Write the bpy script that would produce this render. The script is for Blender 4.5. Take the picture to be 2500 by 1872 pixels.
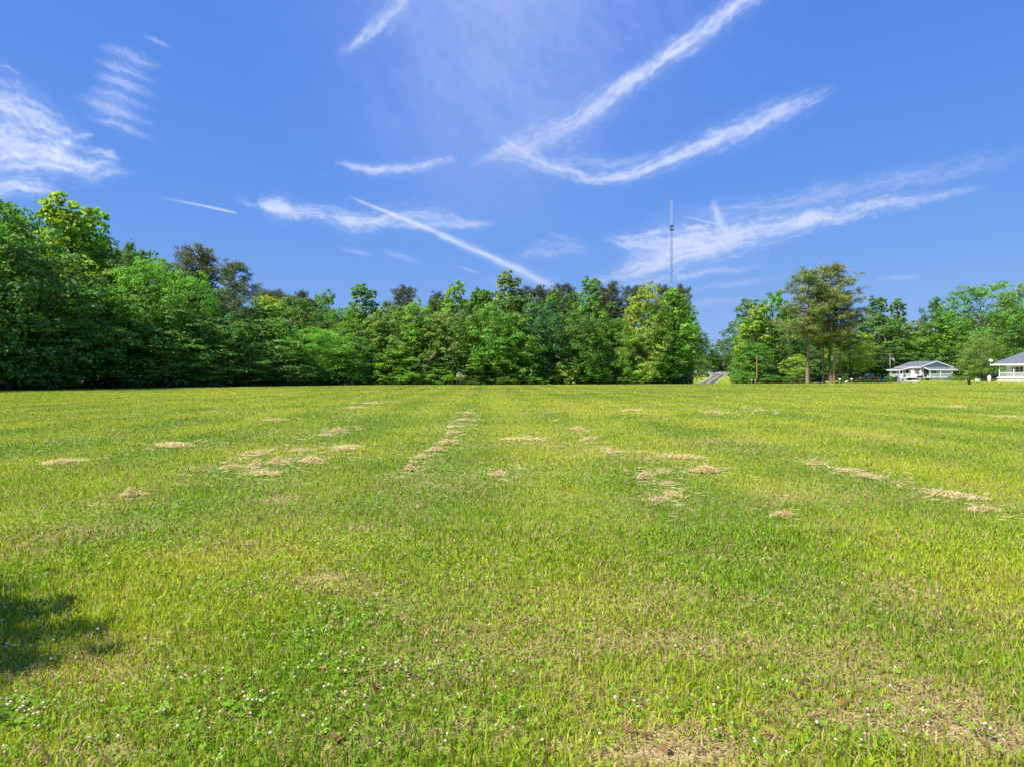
import bpy, bmesh, math, random
import numpy as np
from mathutils import Vector, Matrix

R = math.radians
scene = bpy.context.scene
C = scene.collection
for o in list(bpy.data.objects):
    bpy.data.objects.remove(o)

# ------------------------------------------------------------------ camera
F = 1740.0            # focal length in photograph pixels (photo 2500 x 1872)
HZ = 914.0            # horizon row in the photograph
EYE = 1.75            # camera height
cam_d = bpy.data.cameras.new('camera')
cam = bpy.data.objects.new('camera', cam_d)
C.objects.link(cam)
cam.location = (0, 0, EYE)
cam.rotation_euler = (R(90), 0, 0)
cam_d.sensor_width = 36.0
cam_d.lens = 36.0 * F / 2500.0
cam_d.shift_y = (HZ - 936.0) / 2500.0
cam_d.clip_start = 0.05
cam_d.clip_end = 20000
scene.camera = cam

# ------------------------------------------------------------------ light
SUN_EL = 54.0
SUN_H = Vector((-0.87, -0.50, 0)).normalized()
SUN_V = Vector((SUN_H.x * math.cos(R(SUN_EL)), SUN_H.y * math.cos(R(SUN_EL)), math.sin(R(SUN_EL))))
sd = bpy.data.lights.new('sun', 'SUN')
sd.energy = 4.8
sd.angle = R(0.53)
sd.color = (1.0, 0.95, 0.86)
sun = bpy.data.objects.new('sun', sd)
C.objects.link(sun)
sun.location = SUN_V * 100
sun.rotation_euler = SUN_V.to_track_quat('Z', 'Y').to_euler()

scene.view_settings.view_transform = 'Standard'
scene.view_settings.look = 'None'
scene.view_settings.gamma = 1.0
scene.view_settings.use_curve_mapping = False
scene.view_settings.exposure = 0.85
scene.render.engine = 'CYCLES'
scene.cycles.use_denoising = True
scene.cycles.max_bounces = 6
scene.cycles.diffuse_bounces = 3
scene.cycles.transmission_bounces = 4
scene.cycles.transparent_max_bounces = 8
scene.cycles.caustics_reflective = False
scene.cycles.caustics_refractive = False
scene.cycles.sample_clamp_indirect = 8.0
scene.render.film_transparent = False


class NT:
    """small helper to write node trees"""
    def __init__(self, tree):
        self.t = tree
        self.n = tree.nodes
        self.l = tree.links

    def new(self, typ, **kw):
        nd = self.n.new(typ)
        for k, v in kw.items():
            setattr(nd, k, v)
        return nd

    def put(self, sock, v):
        if isinstance(v, bpy.types.NodeSocket):
            self.l.new(v, sock)
        else:
            sock.default_value = v

    def math(self, op, a, b=None, c=None, clamp=False):
        nd = self.new('ShaderNodeMath', operation=op, use_clamp=clamp)
        self.put(nd.inputs[0], a)
        if b is not None:
            self.put(nd.inputs[1], b)
        if c is not None:
            self.put(nd.inputs[2], c)
        return nd.outputs[0]

    def vmath(self, op, a, b=None, scale=None):
        nd = self.new('ShaderNodeVectorMath', operation=op)
        self.put(nd.inputs[0], a)
        if b is not None:
            self.put(nd.inputs[1], b)
        if scale is not None:
            self.put(nd.inputs['Scale'], scale)
        return nd.outputs['Value'] if op in ('DOT_PRODUCT', 'LENGTH') else nd.outputs['Vector']

    def rng(self, v, a, b, c=0.0, d=1.0, smooth=True):
        nd = self.new('ShaderNodeMapRange')
        nd.interpolation_type = 'SMOOTHSTEP' if smooth else 'LINEAR'
        nd.clamp = True
        self.put(nd.inputs[0], v)
        for i, x in enumerate((a, b, c, d)):
            self.put(nd.inputs[i + 1], x)
        return nd.outputs[0]

    def noise(self, vec, scale, detail=3.0, rough=0.55, dist=0.0, dim='3D'):
        nd = self.new('ShaderNodeTexNoise', noise_dimensions=dim)
        if vec is not None:
            self.l.new(vec, nd.inputs['Vector'])
        nd.inputs['Scale'].default_value = scale
        nd.inputs['Detail'].default_value = detail
        nd.inputs['Roughness'].default_value = rough
        nd.inputs['Distortion'].default_value = dist
        return nd

    def mix(self, f, a, b, blend='MIX'):
        nd = self.new('ShaderNodeMix', data_type='RGBA', blend_type=blend)
        self.put(nd.inputs[0], f)
        self.put(nd.inputs[6], a)
        self.put(nd.inputs[7], b)
        return nd.outputs[2]


# ------------------------------------------------------------------ world: clear sky
world = bpy.data.worlds.new('World')
scene.world = world
world.use_nodes = True
w = NT(world.node_tree)
w.n.clear()
wout = w.new('ShaderNodeOutputWorld')
bg = w.new('ShaderNodeBackground')
SKY_STRENGTH = 0.094
bg.inputs['Strength'].default_value = SKY_STRENGTH
sky = w.new('ShaderNodeTexSky', sky_type='NISHITA')
sky.sun_disc = False
sky.sun_elevation = R(SUN_EL)
sky.sun_rotation = math.atan2(SUN_H.x, SUN_H.y)
sky.altitude = 0
sky.air_density = 1.0
sky.dust_density = 0.35
sky.ozone_density = 2.2
# the camera's even, saturated blue: each channel of the physical sky compressed the same way all round
ssep = w.new('ShaderNodeSeparateColor')
w.l.new(sky.outputs[0], ssep.inputs[0])
scmb = w.new('ShaderNodeCombineColor')
for i_, (ref, gam, val) in enumerate(((1.377, 0.72, 0.63), (2.298, 0.50, 1.62), (3.955, 0.16, 4.72))):
    pw = w.math('POWER', w.math('MULTIPLY', ssep.outputs[i_], 1.0 / ref), gam)
    w.l.new(w.math('MULTIPLY', pw, val), scmb.inputs[i_])
tint = scmb.outputs[0]

w.l.new(tint, bg.inputs['Color'])
w.l.new(bg.outputs[0], wout.inputs['Surface'])
try:
    world.cycles.sampling_method = 'NONE'
except Exception:
    pass

# ------------------------------------------------------------------ helpers
rng = np.random.default_rng(7)
random.seed(7)


def tag(o, label=None, cat=None, group=None, kind=None):
    if label:
        o['label'] = label
    if cat:
        o['category'] = cat
    if group:
        o['group'] = group
    if kind:
        o['kind'] = kind
    return o


def empty(name, loc, rz=0.0, label=None, cat=None, group=None):
    o = bpy.data.objects.new(name, None)
    o.empty_display_size = 0.3
    C.objects.link(o)
    o.location = loc
    o.rotation_euler = (0, 0, rz)
    return tag(o, label, cat, group)


def link(name, me, parent=None):
    o = bpy.data.objects.new(name, me)
    C.objects.link(o)
    if parent:
        o.parent = parent
    return o


def np_mesh(name, verts, faces_list, material, colors=None, smooth=False):
    """verts (n,3); faces_list: list of (m,k) index arrays"""
    me = bpy.data.meshes.new(name)
    nv = len(verts)
    me.vertices.add(nv)
    me.vertices.foreach_set('co', np.asarray(verts, np.float32).ravel())
    idx = np.concatenate([f.ravel() for f in faces_list]).astype(np.int32)
    cnt = np.concatenate([np.full(len(f), f.shape[1]) for f in faces_list]).astype(np.int32)
    start = np.concatenate([[0], np.cumsum(cnt)[:-1]]).astype(np.int32)
    me.loops.add(len(idx))
    me.loops.foreach_set('vertex_index', idx)
    me.polygons.add(len(cnt))
    me.polygons.foreach_set('loop_start', start)
    me.polygons.foreach_set('loop_total', cnt)
    if smooth:
        me.polygons.foreach_set('use_smooth', np.ones(len(cnt), bool))
    if colors is not None:
        a = me.attributes.new('tone', 'FLOAT_COLOR', 'POINT')
        c4 = np.ones((nv, 4), np.float32)
        c4[:, :3] = colors
        a.data.foreach_set('color', c4.ravel())
    me.update(calc_edges=True)
    me.validate()
    me.materials.append(material)
    return me


_tab = np.random.default_rng(99).random((256, 256))


def vnoise(x, y, seed=0):
    x = np.asarray(x, float) + seed * 17.31
    y = np.asarray(y, float) + seed * 9.77
    xi = np.floor(x).astype(int)
    yi = np.floor(y).astype(int)
    fx = x - xi
    fy = y - yi
    fx = fx * fx * (3 - 2 * fx)
    fy = fy * fy * (3 - 2 * fy)
    g = lambda a, b: _tab[a & 255, b & 255]
    return ((g(xi, yi) * (1 - fx) + g(xi + 1, yi) * fx) * (1 - fy)
            + (g(xi, yi + 1) * (1 - fx) + g(xi + 1, yi + 1) * fx) * fy)


def fbm(x, y, seed=0, oct=4):
    s, a, t = 0, 0.5, 0
    for i in range(oct):
        s = s + a * vnoise(np.asarray(x) * 2 ** i, np.asarray(y) * 2 ** i, seed + i * 3)
        t += a
        a *= 0.55
    return s / t


# ------------------------------------------------------------------ terrain
ROAD = [(50.0, 190.0, -1.25), (59.0, 222.0, -1.45), (68.5, 250.0, -1.41), (82.3, 290.0, -0.10), (96.0, 330.0, 1.22),
        (108.0, 365.0, 1.75), (122.0, 410.0, 1.9)]
CP = []
for d in range(0, 121, 20):
    for x in range(-90, 91, 22):
        if abs(x) < 0.85 * d + 40:
            CP.append((x, d, 0.0))
CP += [(-90, 140, 0), (-60, 140, 0), (-30, 140, 0), (0, 135, 0), (18, 132, -.03), (36, 150, -.25), (20, 165, -.3), (0, 180, 0), (-50, 190, 0),
       (30, 190, -1.0), (52, 168, -.55), (65, 165, -.43), (72, 165, -.43), (80, 166, -.3), (65, 190, -.76), (75, 200, -.8), (58, 150, -.3),
       (78, 122, 0.0), (93, 138, .32), (98, 141, .32), (108, 140, .32), (100, 131, .12), (90, 150, .12), (100, 178, .2), (107, 180, .2), (104, 190, .2), (92, 188, .12),
       (112, 200, .3), (130, 160, .4), (140, 220, .5), (80, 142, -.02), (70, 140, -.05), (55, 135, -.05), (40, 133, -.05),
       (0, 260, .5), (-80, 260, .5), (50, 240, -1.4), (40, 225, -1.2), (85, 240, -1.2), (62, 290, 0), (100, 290, 0), (80, 335, 1.2), (110, 330, 1.2), (60, 345, 1.3),
       (140, 330, 1.3), (100, 420, 2.0), (160, 420, 2.0), (40, 420, 2.0), (0, 400, 1.5), (-100, 400, 1.5)]
CP += [(x, y, z) for x, y, z in ROAD] * 2
for i in range(len(ROAD) - 1):
    a, b = np.array(ROAD[i]), np.array(ROAD[i + 1])
    for t in (0.25, 0.5, 0.75):
        CP.append(tuple(a + (b - a) * t))
CPA = np.array(CP, float)


def ground(x, y):
    x = np.atleast_1d(np.asarray(x, float))
    y = np.atleast_1d(np.asarray(y, float))
    out = np.zeros(x.shape)
    flat = x.ravel()
    fy = y.ravel()
    o = np.zeros(flat.shape)
    for s in range(0, len(flat), 20000):
        dx = flat[s:s + 20000, None] - CPA[None, :, 0]
        dy = fy[s:s + 20000, None] - CPA[None, :, 1]
        ww = 1.0 / (dx * dx + dy * dy + 4.0) ** 2
        o[s:s + 20000] = (ww * CPA[None, :, 2]).sum(1) / ww.sum(1)
    # keep the open field level close to the camera, far land gently rolling
    r = np.hypot(flat, fy)
    o *= np.clip((r - 60) / 40, 0, 1)
    o += np.clip((r - 450) / 2500, 0, 1) * 6.0
    return o.reshape(x.shape)


def gz(x, y):
    return float(ground([x], [y])[0])


def wx(px, d):
    return (px - 1250.0) / F * d


def wz(py, d):
    return EYE - (py - HZ) / F * d


# edge of the woods: photo column -> distance of the first trunks
EDGE = [(-700, 40), (-300, 62), (0, 82), (250, 93), (500, 105), (800, 117), (1000, 120), (1250, 122), (1500, 130), (1690, 146)]


def edge_d(px):
    return float(np.interp(px, [e[0] for e in EDGE], [e[1] for e in EDGE]))


# ------------------------------------------------------------------ materials
def mat_plain(name, col, rough=0.6, var=0.15, scale=6.0, bump=0.0, metal=0.0, spec=0.4, bscale=None):
    m = bpy.data.materials.new(name)
    m.use_nodes = True
    t = NT(m.node_tree)
    b = t.n['Principled BSDF']
    geo = t.new('ShaderNodeTexCoord')
    nz = t.noise(geo.outputs['Object'], scale, 4.0, 0.6)
    v = t.rng(nz.outputs['Fac'], 0.25, 0.75, 1.0 - var, 1.0 + var, smooth=False)
    c = t.vmath('SCALE', (col[0], col[1], col[2]), scale=v)
    t.l.new(c, b.inputs['Base Color'])
    b.inputs['Roughness'].default_value = rough
    b.inputs['Metallic'].default_value = metal
    b.inputs['Specular IOR Level'].default_value = spec
    if bump:
        bp = t.new('ShaderNodeBump')
        bp.inputs['Strength'].default_value = bump
        bp.inputs['Distance'].default_value = 0.02
        nb = t.noise(geo.outputs['Object'], bscale or scale * 4, 4.0, 0.6)
        t.l.new(nb.outputs['Fac'], bp.inputs['Height'])
        t.l.new(bp.outputs[0], b.inputs['Normal'])
    return m


def mat_leaf(name, trans=0.35, rough=0.5, spec=0.35, obj_color=True):
    """leaf: colour of the thing times a tone per leaf; thin, so light also passes through"""
    m = bpy.data.materials.new(name)
    m.use_nodes = True
    t = NT(m.node_tree)
    b = t.n['Principled BSDF']
    out = t.n['Material Output']
    at = t.new('ShaderNodeAttribute', attribute_name='tone')
    if obj_color:
        oi = t.new('ShaderNodeObjectInfo')
        col = t.mix(1.0, oi.outputs['Color'], at.outputs['Color'], 'MULTIPLY')
    else:
        col = at.outputs['Color']
    t.l.new(col, b.inputs['Base Color'])
    b.inputs['Roughness'].default_value = rough
    b.inputs['Specular IOR Level'].default_value = spec
    tr = t.new('ShaderNodeBsdfTranslucent')
    tcol = t.mix(1.0, col, (1.15, 1.18, 0.55, 1), 'MULTIPLY')
    t.l.new(tcol, tr.inputs['Color'])
    mx = t.new('ShaderNodeMixShader')
    mx.inputs[0].default_value = trans
    t.l.new(b.outputs[0], mx.inputs[1])
    t.l.new(tr.outputs[0], mx.inputs[2])
    t.l.new(mx.outputs[0], out.inputs['Surface'])
    return m


M = {}
M['leaf'] = mat_leaf('leaf', 0.46, 0.55, 0.28)
M['needle'] = mat_leaf('needle', 0.25, 0.55, 0.3)
M['grass'] = mat_leaf('grass', 0.40, 0.55, 0.20, obj_color=False)
M['straw'] = mat_leaf('straw', 0.35, 0.7, 0.2, obj_color=False)
M['bark'] = mat_plain('bark', (0.115, 0.088, 0.066), 0.9, 0.45, 3.0, 0.8, spec=0.1)
M['pine_bark'] = mat_plain('pine_bark', (0.26, 0.175, 0.13), 0.9, 0.40, 2.2, 0.9, spec=0.1)
M['white'] = mat_plain('white_paint', (0.78, 0.79, 0.78), 0.55, 0.05, 1.5, 0.05)
M['siding'] = mat_plain('white_siding', (0.70, 0.72, 0.73), 0.6, 0.06, 1.2, 0.1)
M['gable_blue'] = mat_plain('gable_blue_grey', (0.40, 0.47, 0.55), 0.65, 0.08, 1.2, 0.1)
M['grey_siding'] = mat_plain('grey_siding', (0.34, 0.36, 0.38), 0.7, 0.1, 1.2, 0.1)
M['cream'] = mat_plain('cream_siding', (0.74, 0.73, 0.66), 0.6, 0.05, 1.2, 0.05)
M['shingle'] = mat_plain('shingle', (0.118, 0.130, 0.155), 0.85, 0.22, 5.0, 0.6, spec=0.25)
M['block'] = mat_plain('concrete_block', (0.52, 0.47, 0.37), 0.9, 0.14, 2.5, 0.4)
M['stone'] = mat_plain('grey_stone', (0.26, 0.26, 0.23), 0.9, 0.5, 1.6, 0.6)
M['maroon'] = mat_plain('maroon_shutter', (0.085, 0.018, 0.026), 0.5, 0.1)
M['pane'] = mat_plain('window_glass', (0.035, 0.042, 0.05), 0.08, 0.1, 2.0, spec=0.8)
M['darkdoor'] = mat_plain('dark_door', (0.05, 0.045, 0.045), 0.5, 0.15)
M['concrete'] = mat_plain('concrete', (0.55, 0.53, 0.50), 0.85, 0.10, 0.6, 0.2)
M['asphalt'] = mat_plain('asphalt', (0.085, 0.085, 0.092), 0.85, 0.22, 0.5, 0.3)
M['roadwhite'] = mat_plain('road_white', (0.72, 0.72, 0.70), 0.7, 0.12, 2.0)
M['roadyellow'] = mat_plain('road_yellow', (0.66, 0.36, 0.05), 0.7, 0.12, 2.0)
M['pole'] = mat_plain('pole_wood', (0.33, 0.19, 0.085), 0.85, 0.28, 3.0, 0.5)
M['steel'] = mat_plain('galvanised_steel', (0.44, 0.47, 0.50), 0.45, 0.12, 2.0, metal=0.3)
M['towersteel'] = mat_plain('tower_steel', (0.10, 0.19, 0.30), 0.5, 0.15, 0.3, metal=0.2)
M['towerwhite'] = mat_plain('tower_white_paint', (0.42, 0.46, 0.52), 0.5, 0.1, 0.3)
M['dark'] = mat_plain('dark_metal', (0.022, 0.022, 0.025), 0.45, 0.2)
M['wire'] = mat_plain('wire', (0.20, 0.20, 0.19), 0.6, 0.1)
M['blackplastic'] = mat_plain('black_plastic', (0.018, 0.018, 0.022), 0.5, 0.2)
M['yellowplastic'] = mat_plain('yellow_plastic', (0.75, 0.46, 0.02), 0.5, 0.08)
M['bluebin'] = mat_plain('blue_plastic', (0.03, 0.16, 0.45), 0.5, 0.1)
M['navy'] = mat_plain('navy_cover', (0.02, 0.022, 0.055), 0.6, 0.2)
M['orange'] = mat_plain('orange_plastic', (0.62, 0.13, 0.05), 0.5, 0.1)
M['mint'] = mat_plain('pale_green_metal', (0.20, 0.36, 0.27), 0.5, 0.1)
M['brick'] = mat_plain('brick', (0.20, 0.10, 0.075), 0.9, 0.3, 8.0, 0.4)
M['tyre'] = mat_plain('tyre', (0.016, 0.016, 0.016), 0.8, 0.2)
M['rim'] = mat_plain('rim', (0.5, 0.5, 0.52), 0.3, 0.1, metal=0.7)
M['carblack'] = mat_plain('black_car_paint', (0.012, 0.013, 0.020), 0.22, 0.1, spec=0.7)
M['carwhite'] = mat_plain('white_car_paint', (0.74, 0.75, 0.76), 0.25, 0.03, spec=0.6)
M['lamp'] = mat_plain('headlight_glass', (0.6, 0.6, 0.6), 0.15, 0.05, spec=0.7)
M['red'] = mat_plain('red_paint', (0.45, 0.02, 0.02), 0.5, 0.1)
M['signyellow'] = mat_plain('sign_yellow', (0.85, 0.40, 0.01), 0.5, 0.05)
M['wood'] = mat_plain('yellow_wood', (0.42, 0.24, 0.07), 0.7, 0.2)
M['feather'] = mat_plain('feather', (0.02, 0.018, 0.016), 0.8, 0.2)
M['greybox'] = mat_plain('grey_boards', (0.075, 0.078, 0.075), 0.85, 0.25, 1.5, 0.3)

# ground: colour stored per point (turf, thatch, leaf litter), grain from noise
m = bpy.data.materials.new('turf')
m.use_nodes = True
t = NT(m.node_tree)
b = t.n['Principled BSDF']
at = t.new('ShaderNodeAttribute', attribute_name='tone')
geo = t.new('ShaderNodeNewGeometry')
n1 = t.noise(geo.outputs['Position'], 9.0, 6.0, 0.65)
n2 = t.noise(geo.outputs['Position'], 0.55, 5.0, 0.6)
n3 = t.noise(geo.outputs['Position'], 60.0, 3.0, 0.6)
v = t.math('MULTIPLY', t.rng(n1.outputs['Fac'], 0.3, 0.7, 0.62, 1.35, False), t.rng(n2.outputs['Fac'], 0.3, 0.7, 0.84, 1.15, False))
v = t.math('MULTIPLY', v, t.rng(n3.outputs['Fac'], 0.3, 0.7, 0.6, 1.4, False))
t.l.new(t.vmath('SCALE', at.outputs['Color'], scale=v), b.inputs['Base Color'])
b.inputs['Roughness'].default_value = 0.95
b.inputs['Specular IOR Level'].default_value = 0.1
bp = t.new('ShaderNodeBump')
bp.inputs['Strength'].default_value = 0.7
bp.inputs['Distance'].default_value = 0.03
t.l.new(n1.outputs['Fac'], bp.inputs['Height'])
t.l.new(bp.outputs[0], b.inputs['Normal'])
M['turf'] = m

# ------------------------------------------------------------------ turf fields shared by ground and blades
GREEN = np.array([0.170, 0.315, 0.014])
LIME = np.array([0.430, 0.492, 0.034])
STRAW = np.array([0.44, 0.335, 0.165])
LITTER = np.array([0.055, 0.042, 0.022])
SOIL = np.array([0.16, 0.115, 0.06])
# straw-coloured worn patches seen close to the camera: photo x, y, half widths in pixels, strength
WORN = [(1640, 1575, 190, 34, .75), (1690, 1835, 190, 50, 1.15), (1500, 1860, 140, 30, .5), (2420, 1800, 160, 60, .95), (2250, 1690, 260, 50, .55), (2080, 1760, 130, 35, .45),
        (1950, 1610, 300, 60, .35), (2300, 1500, 260, 60, .30), (1000, 1660, 160, 60, .25), (850, 1830, 150, 40, .45), (300, 1620, 260, 60, .22),
        (760, 1420, 80, 16, .5), (1500, 1700, 130, 50, .35), (1140, 1800, 200, 40, .4), (180, 1850, 160, 30, .3), (420, 1560, 120, 25, .3),
        (2200, 1440, 120, 25, .35), (1640, 1440, 90, 22, .3), (680, 1220, 60, 9, .8), (320, 1212, 60, 8, .7), (880, 1290, 50, 8, .6), (220, 1300, 90, 14, .4)]
WORLD_WORN = []
for x, y, hw, hh, s in WORN:
    d = EYE * F / (y - HZ)
    d2 = EYE * F / (y - HZ - hh)
    WORLD_WORN.append((wx(x, d), d, hw / F * d, max(d2 - d, 0.1), s))


def worn(x, y):
    s = np.zeros(np.shape(x))
    for cx, cy, a, b_, k_ in WORLD_WORN:
        q = ((x - cx) / a) ** 2 + ((y - cy) / b_) ** 2
        s = s + k_ * np.exp(-q)
    n = fbm(x * 1.7, y * 1.7, 5)
    base = np.clip((fbm(x * 0.45, y * 0.45, 11) - 0.58) * 1.4, 0, 0.28)
    near = np.clip(1 - np.hypot(x, y) / 16.0, 0, 1)
    return np.clip((s * (0.45 + 1.1 * n)) + base * (0.4 + n) + near * np.clip(n - 0.50, 0, 1) * 0.7, 0, 1)


def yellowing(x, y):
    """0 deep green .. 1 lime/yellow turf"""
    n = fbm(x * 0.30, y * 0.30, 21)
    n2_ = fbm(x * 0.055, y * 0.055, 31)
    r = np.hypot(x, y)
    # mower passes run away from the camera, slightly left
    xr = x + 0.035 * y + 0.5 * (fbm(y * 0.03, x * 0.0, 41) - 0.5)
    stripe = np.sin(xr * 2 * math.pi / 3.4)
    s = 0.42 + 1.5 * (n - 0.5) + 1.3 * (n2_ - 0.5) + 0.20 * stripe + 0.22 * np.clip((r - 10) / 60, 0, 1)
    return np.clip(s, 0, 1)


def in_wood(x, y):
    px = 1250 + F * np.asarray(x) / np.maximum(np.asarray(y), 0.5)
    e = np.interp(px, [q[0] for q in EDGE], [q[1] for q in EDGE]) - 2.0
    left = (px < 1690) & (y > e)
    right = (px >= 1790) & (px < 1960) & (y > 190)
    right2 = (px >= 1960) & (y > 196)
    return left & (y < 330) | right & (y < 330) | right2


# ------------------------------------------------------------------ ground sheet
rad = np.concatenate([np.geomspace(0.4, 60, 90), np.linspace(62, 260, 110), np.geomspace(265, 9000, 40)])
ang = np.concatenate([np.linspace(-50, 50, 261), np.linspace(50, 310, 60)[1:-1]])
A, RR = np.meshgrid(np.radians(ang), rad)
gx = RR * np.sin(A)
gy = RR * np.cos(A)
gzv = ground(gx, gy)
yl = yellowing(gx, gy)[..., None]
wn = worn(gx, gy)[..., None]
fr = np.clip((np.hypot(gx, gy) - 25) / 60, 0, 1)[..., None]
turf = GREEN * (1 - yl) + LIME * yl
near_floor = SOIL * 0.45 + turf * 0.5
turf = near_floor * (1 - fr) + turf * fr * 0.66  # distant turf colour darkened to stand in for the blades' self-shadowing
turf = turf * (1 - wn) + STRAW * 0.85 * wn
wd = in_wood(gx, gy)[..., None]
gcol = np.where(wd, LITTER, turf)
nr, na = A.shape
vid = np.arange(nr * na).reshape(nr, na)
q = np.stack([vid[:-1, :], vid[1:, :], np.roll(vid, -1, 1)[1:, :], np.roll(vid, -1, 1)[:-1, :]], -1).reshape(-1, 4)[:, ::-1]
verts = np.stack([gx, gy, gzv], -1).reshape(-1, 3)
verts = np.vstack([verts, [[0, 0, 0]]])
ctr = len(verts) - 1
capt = np.stack([np.full(na, ctr), np.roll(vid[0], -1), vid[0]], -1)
gcols = np.vstack([gcol.reshape(-1, 3), [GREEN]])
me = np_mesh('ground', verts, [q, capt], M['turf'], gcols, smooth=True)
g = link('ground', me)
tag(g, 'mown grass ground of the field and yards', None, None, 'structure')


# ------------------------------------------------------------------ grass blades (uncountable: stuff)
def blades(n, dmin, dmax, rho_pow, hmin, hmax, w0, wpow, segs, seed, colour_mode='grass', d0=5.0):
    r_ = np.random.default_rng(seed)
    # distances drawn from density ~ d^-rho_pow over a fan a little wider than the view
    d = np.linspace(dmin, dmax, 4000)
    pdf = (1.55 * d + 4.0) * np.maximum(d / d0, 1.0) ** (-rho_pow)
    cdf = np.cumsum(pdf)
    cdf /= cdf[-1]
    y = np.interp(r_.random(n), cdf, d)
    x = (r_.random(n) * 2 - 1) * (0.775 * y + 2.0)
    wv_ = worn(x, y)
    keep = (r_.random(n) > wv_ * 0.80) & ~in_wood(x, y)
    x, y, wv_ = x[keep], y[keep], wv_[keep]
    n = len(x)
    z = ground(x, y) if dmax > 60 else np.zeros(n)
    yl_ = yellowing(x, y)
    tuft = fbm(x * 2.2, y * 2.2, 61)
    lush = fbm(x * 0.6, y * 0.6, 71)
    h = (hmin + (hmax - hmin) * r_.random(n) ** 1.6) * (0.55 + 0.9 * tuft) * (1 - 0.35 * wv_) * (0.7 + 0.6 * lush)
    wdt = w0 * np.maximum(y / d0, 1.0) ** wpow * (0.6 + 0.8 * r_.random(n))
    h = h * (1 + 0.25 * np.clip((y - 30) / 60, 0, 1))
    az = r_.random(n) * 2 * math.pi
    lean = np.abs(r_.normal(0, 0.55, n)) * h
    laz = r_.random(n) * 2 * math.pi
    lx, ly = np.cos(laz) * lean, np.sin(laz) * lean
    wx_, wy_ = np.cos(az) * wdt * 0.5, np.sin(az) * wdt * 0.5
    base = np.stack([x, y, z - 0.003], -1)
    wv3 = np.stack([wx_, wy_, np.zeros(n)], -1)
    if segs == 2:
        mid = base + np.stack([lx * 0.32, ly * 0.32, h * 0.6], -1)
        tip = base + np.stack([lx, ly, h * (1 - 0.15 * lean / (h + 1e-6))], -1)
        V_ = np.stack([base - wv3 * 0.8, base + wv3 * 0.8, mid + wv3, mid - wv3, tip], 1)
        o = np.arange(n)[:, None] * 5
        f4 = o + np.array([0, 1, 2, 3])
        f3 = o + np.array([3, 2, 4])
        faces = [f4, f3]
        kk = 5
    else:
        tip = base + np.stack([lx, ly, h], -1)
        V_ = np.stack([base - wv3, base + wv3, tip], 1)
        o = np.arange(n)[:, None] * 3
        faces = [o + np.array([0, 1, 2])]
        kk = 3
    y3 = np.clip(yl_ + r_.normal(0, 0.22, n), 0, 1)[:, None]
    col = GREEN * (1 - y3) + LIME * y3
    dry = (r_.random(n) < (0.09 + 0.45 * wv_ + 0.12 * (fbm(x * 1.1, y * 1.1, 81) > 0.52)))[:, None]
    col = np.where(dry, STRAW * (0.7 + 0.5 * r_.random((n, 1))), col)
    fd_ = 0.16 * np.clip((np.hypot(x, y) - 25) / 60, 0, 1)[:, None]
    col = col * (1 - fd_) + STRAW * fd_
    col = col * (0.75 + 0.5 * r_.random((n, 1)))
    return V_.reshape(-1, 3), faces, np.repeat(col, kk, 0)


def join_parts(parts):
    vs, fs, cs, off = [], {}, [], 0
    for v_, f_, c_ in parts:
        vs.append(v_)
        cs.append(c_)
        for f in f_:
            fs.setdefault(f.shape[1], []).append(f + off)
        off += len(v_)
    return np.concatenate(vs), [np.concatenate(x) for x in fs.values()], np.concatenate(cs)


RHO = 6200.0


def n_blades(d0_, d1_):
    d_ = np.linspace(d0_, d1_, 3000)
    return int(np.trapz(RHO * np.maximum(d_ / 4.0, 1.0) ** -1.75 * (1.55 * d_ + 4.0), d_))


parts = [
    blades(n_blades(1.6, 8.0), 1.6, 8.0, 1.75, 0.026, 0.080, 0.0072, 0.80, 2, 101, d0=4.0),
    blades(n_blades(8.0, 40.0), 8.0, 40.0, 1.75, 0.026, 0.080, 0.0072, 0.80, 1, 102, d0=4.0),
    blades(n_blades(40.0, 150.0), 40.0, 150.0, 1.75, 0.030, 0.085, 0.0072, 0.80, 1, 103, d0=4.0),
]
vv, ff, cc = join_parts(parts)
g = link('grass', np_mesh('grass', vv, ff, M['grass'], cc))
tag(g, 'short mown green grass covering the whole field', 'grass', None, 'stuff')


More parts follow.
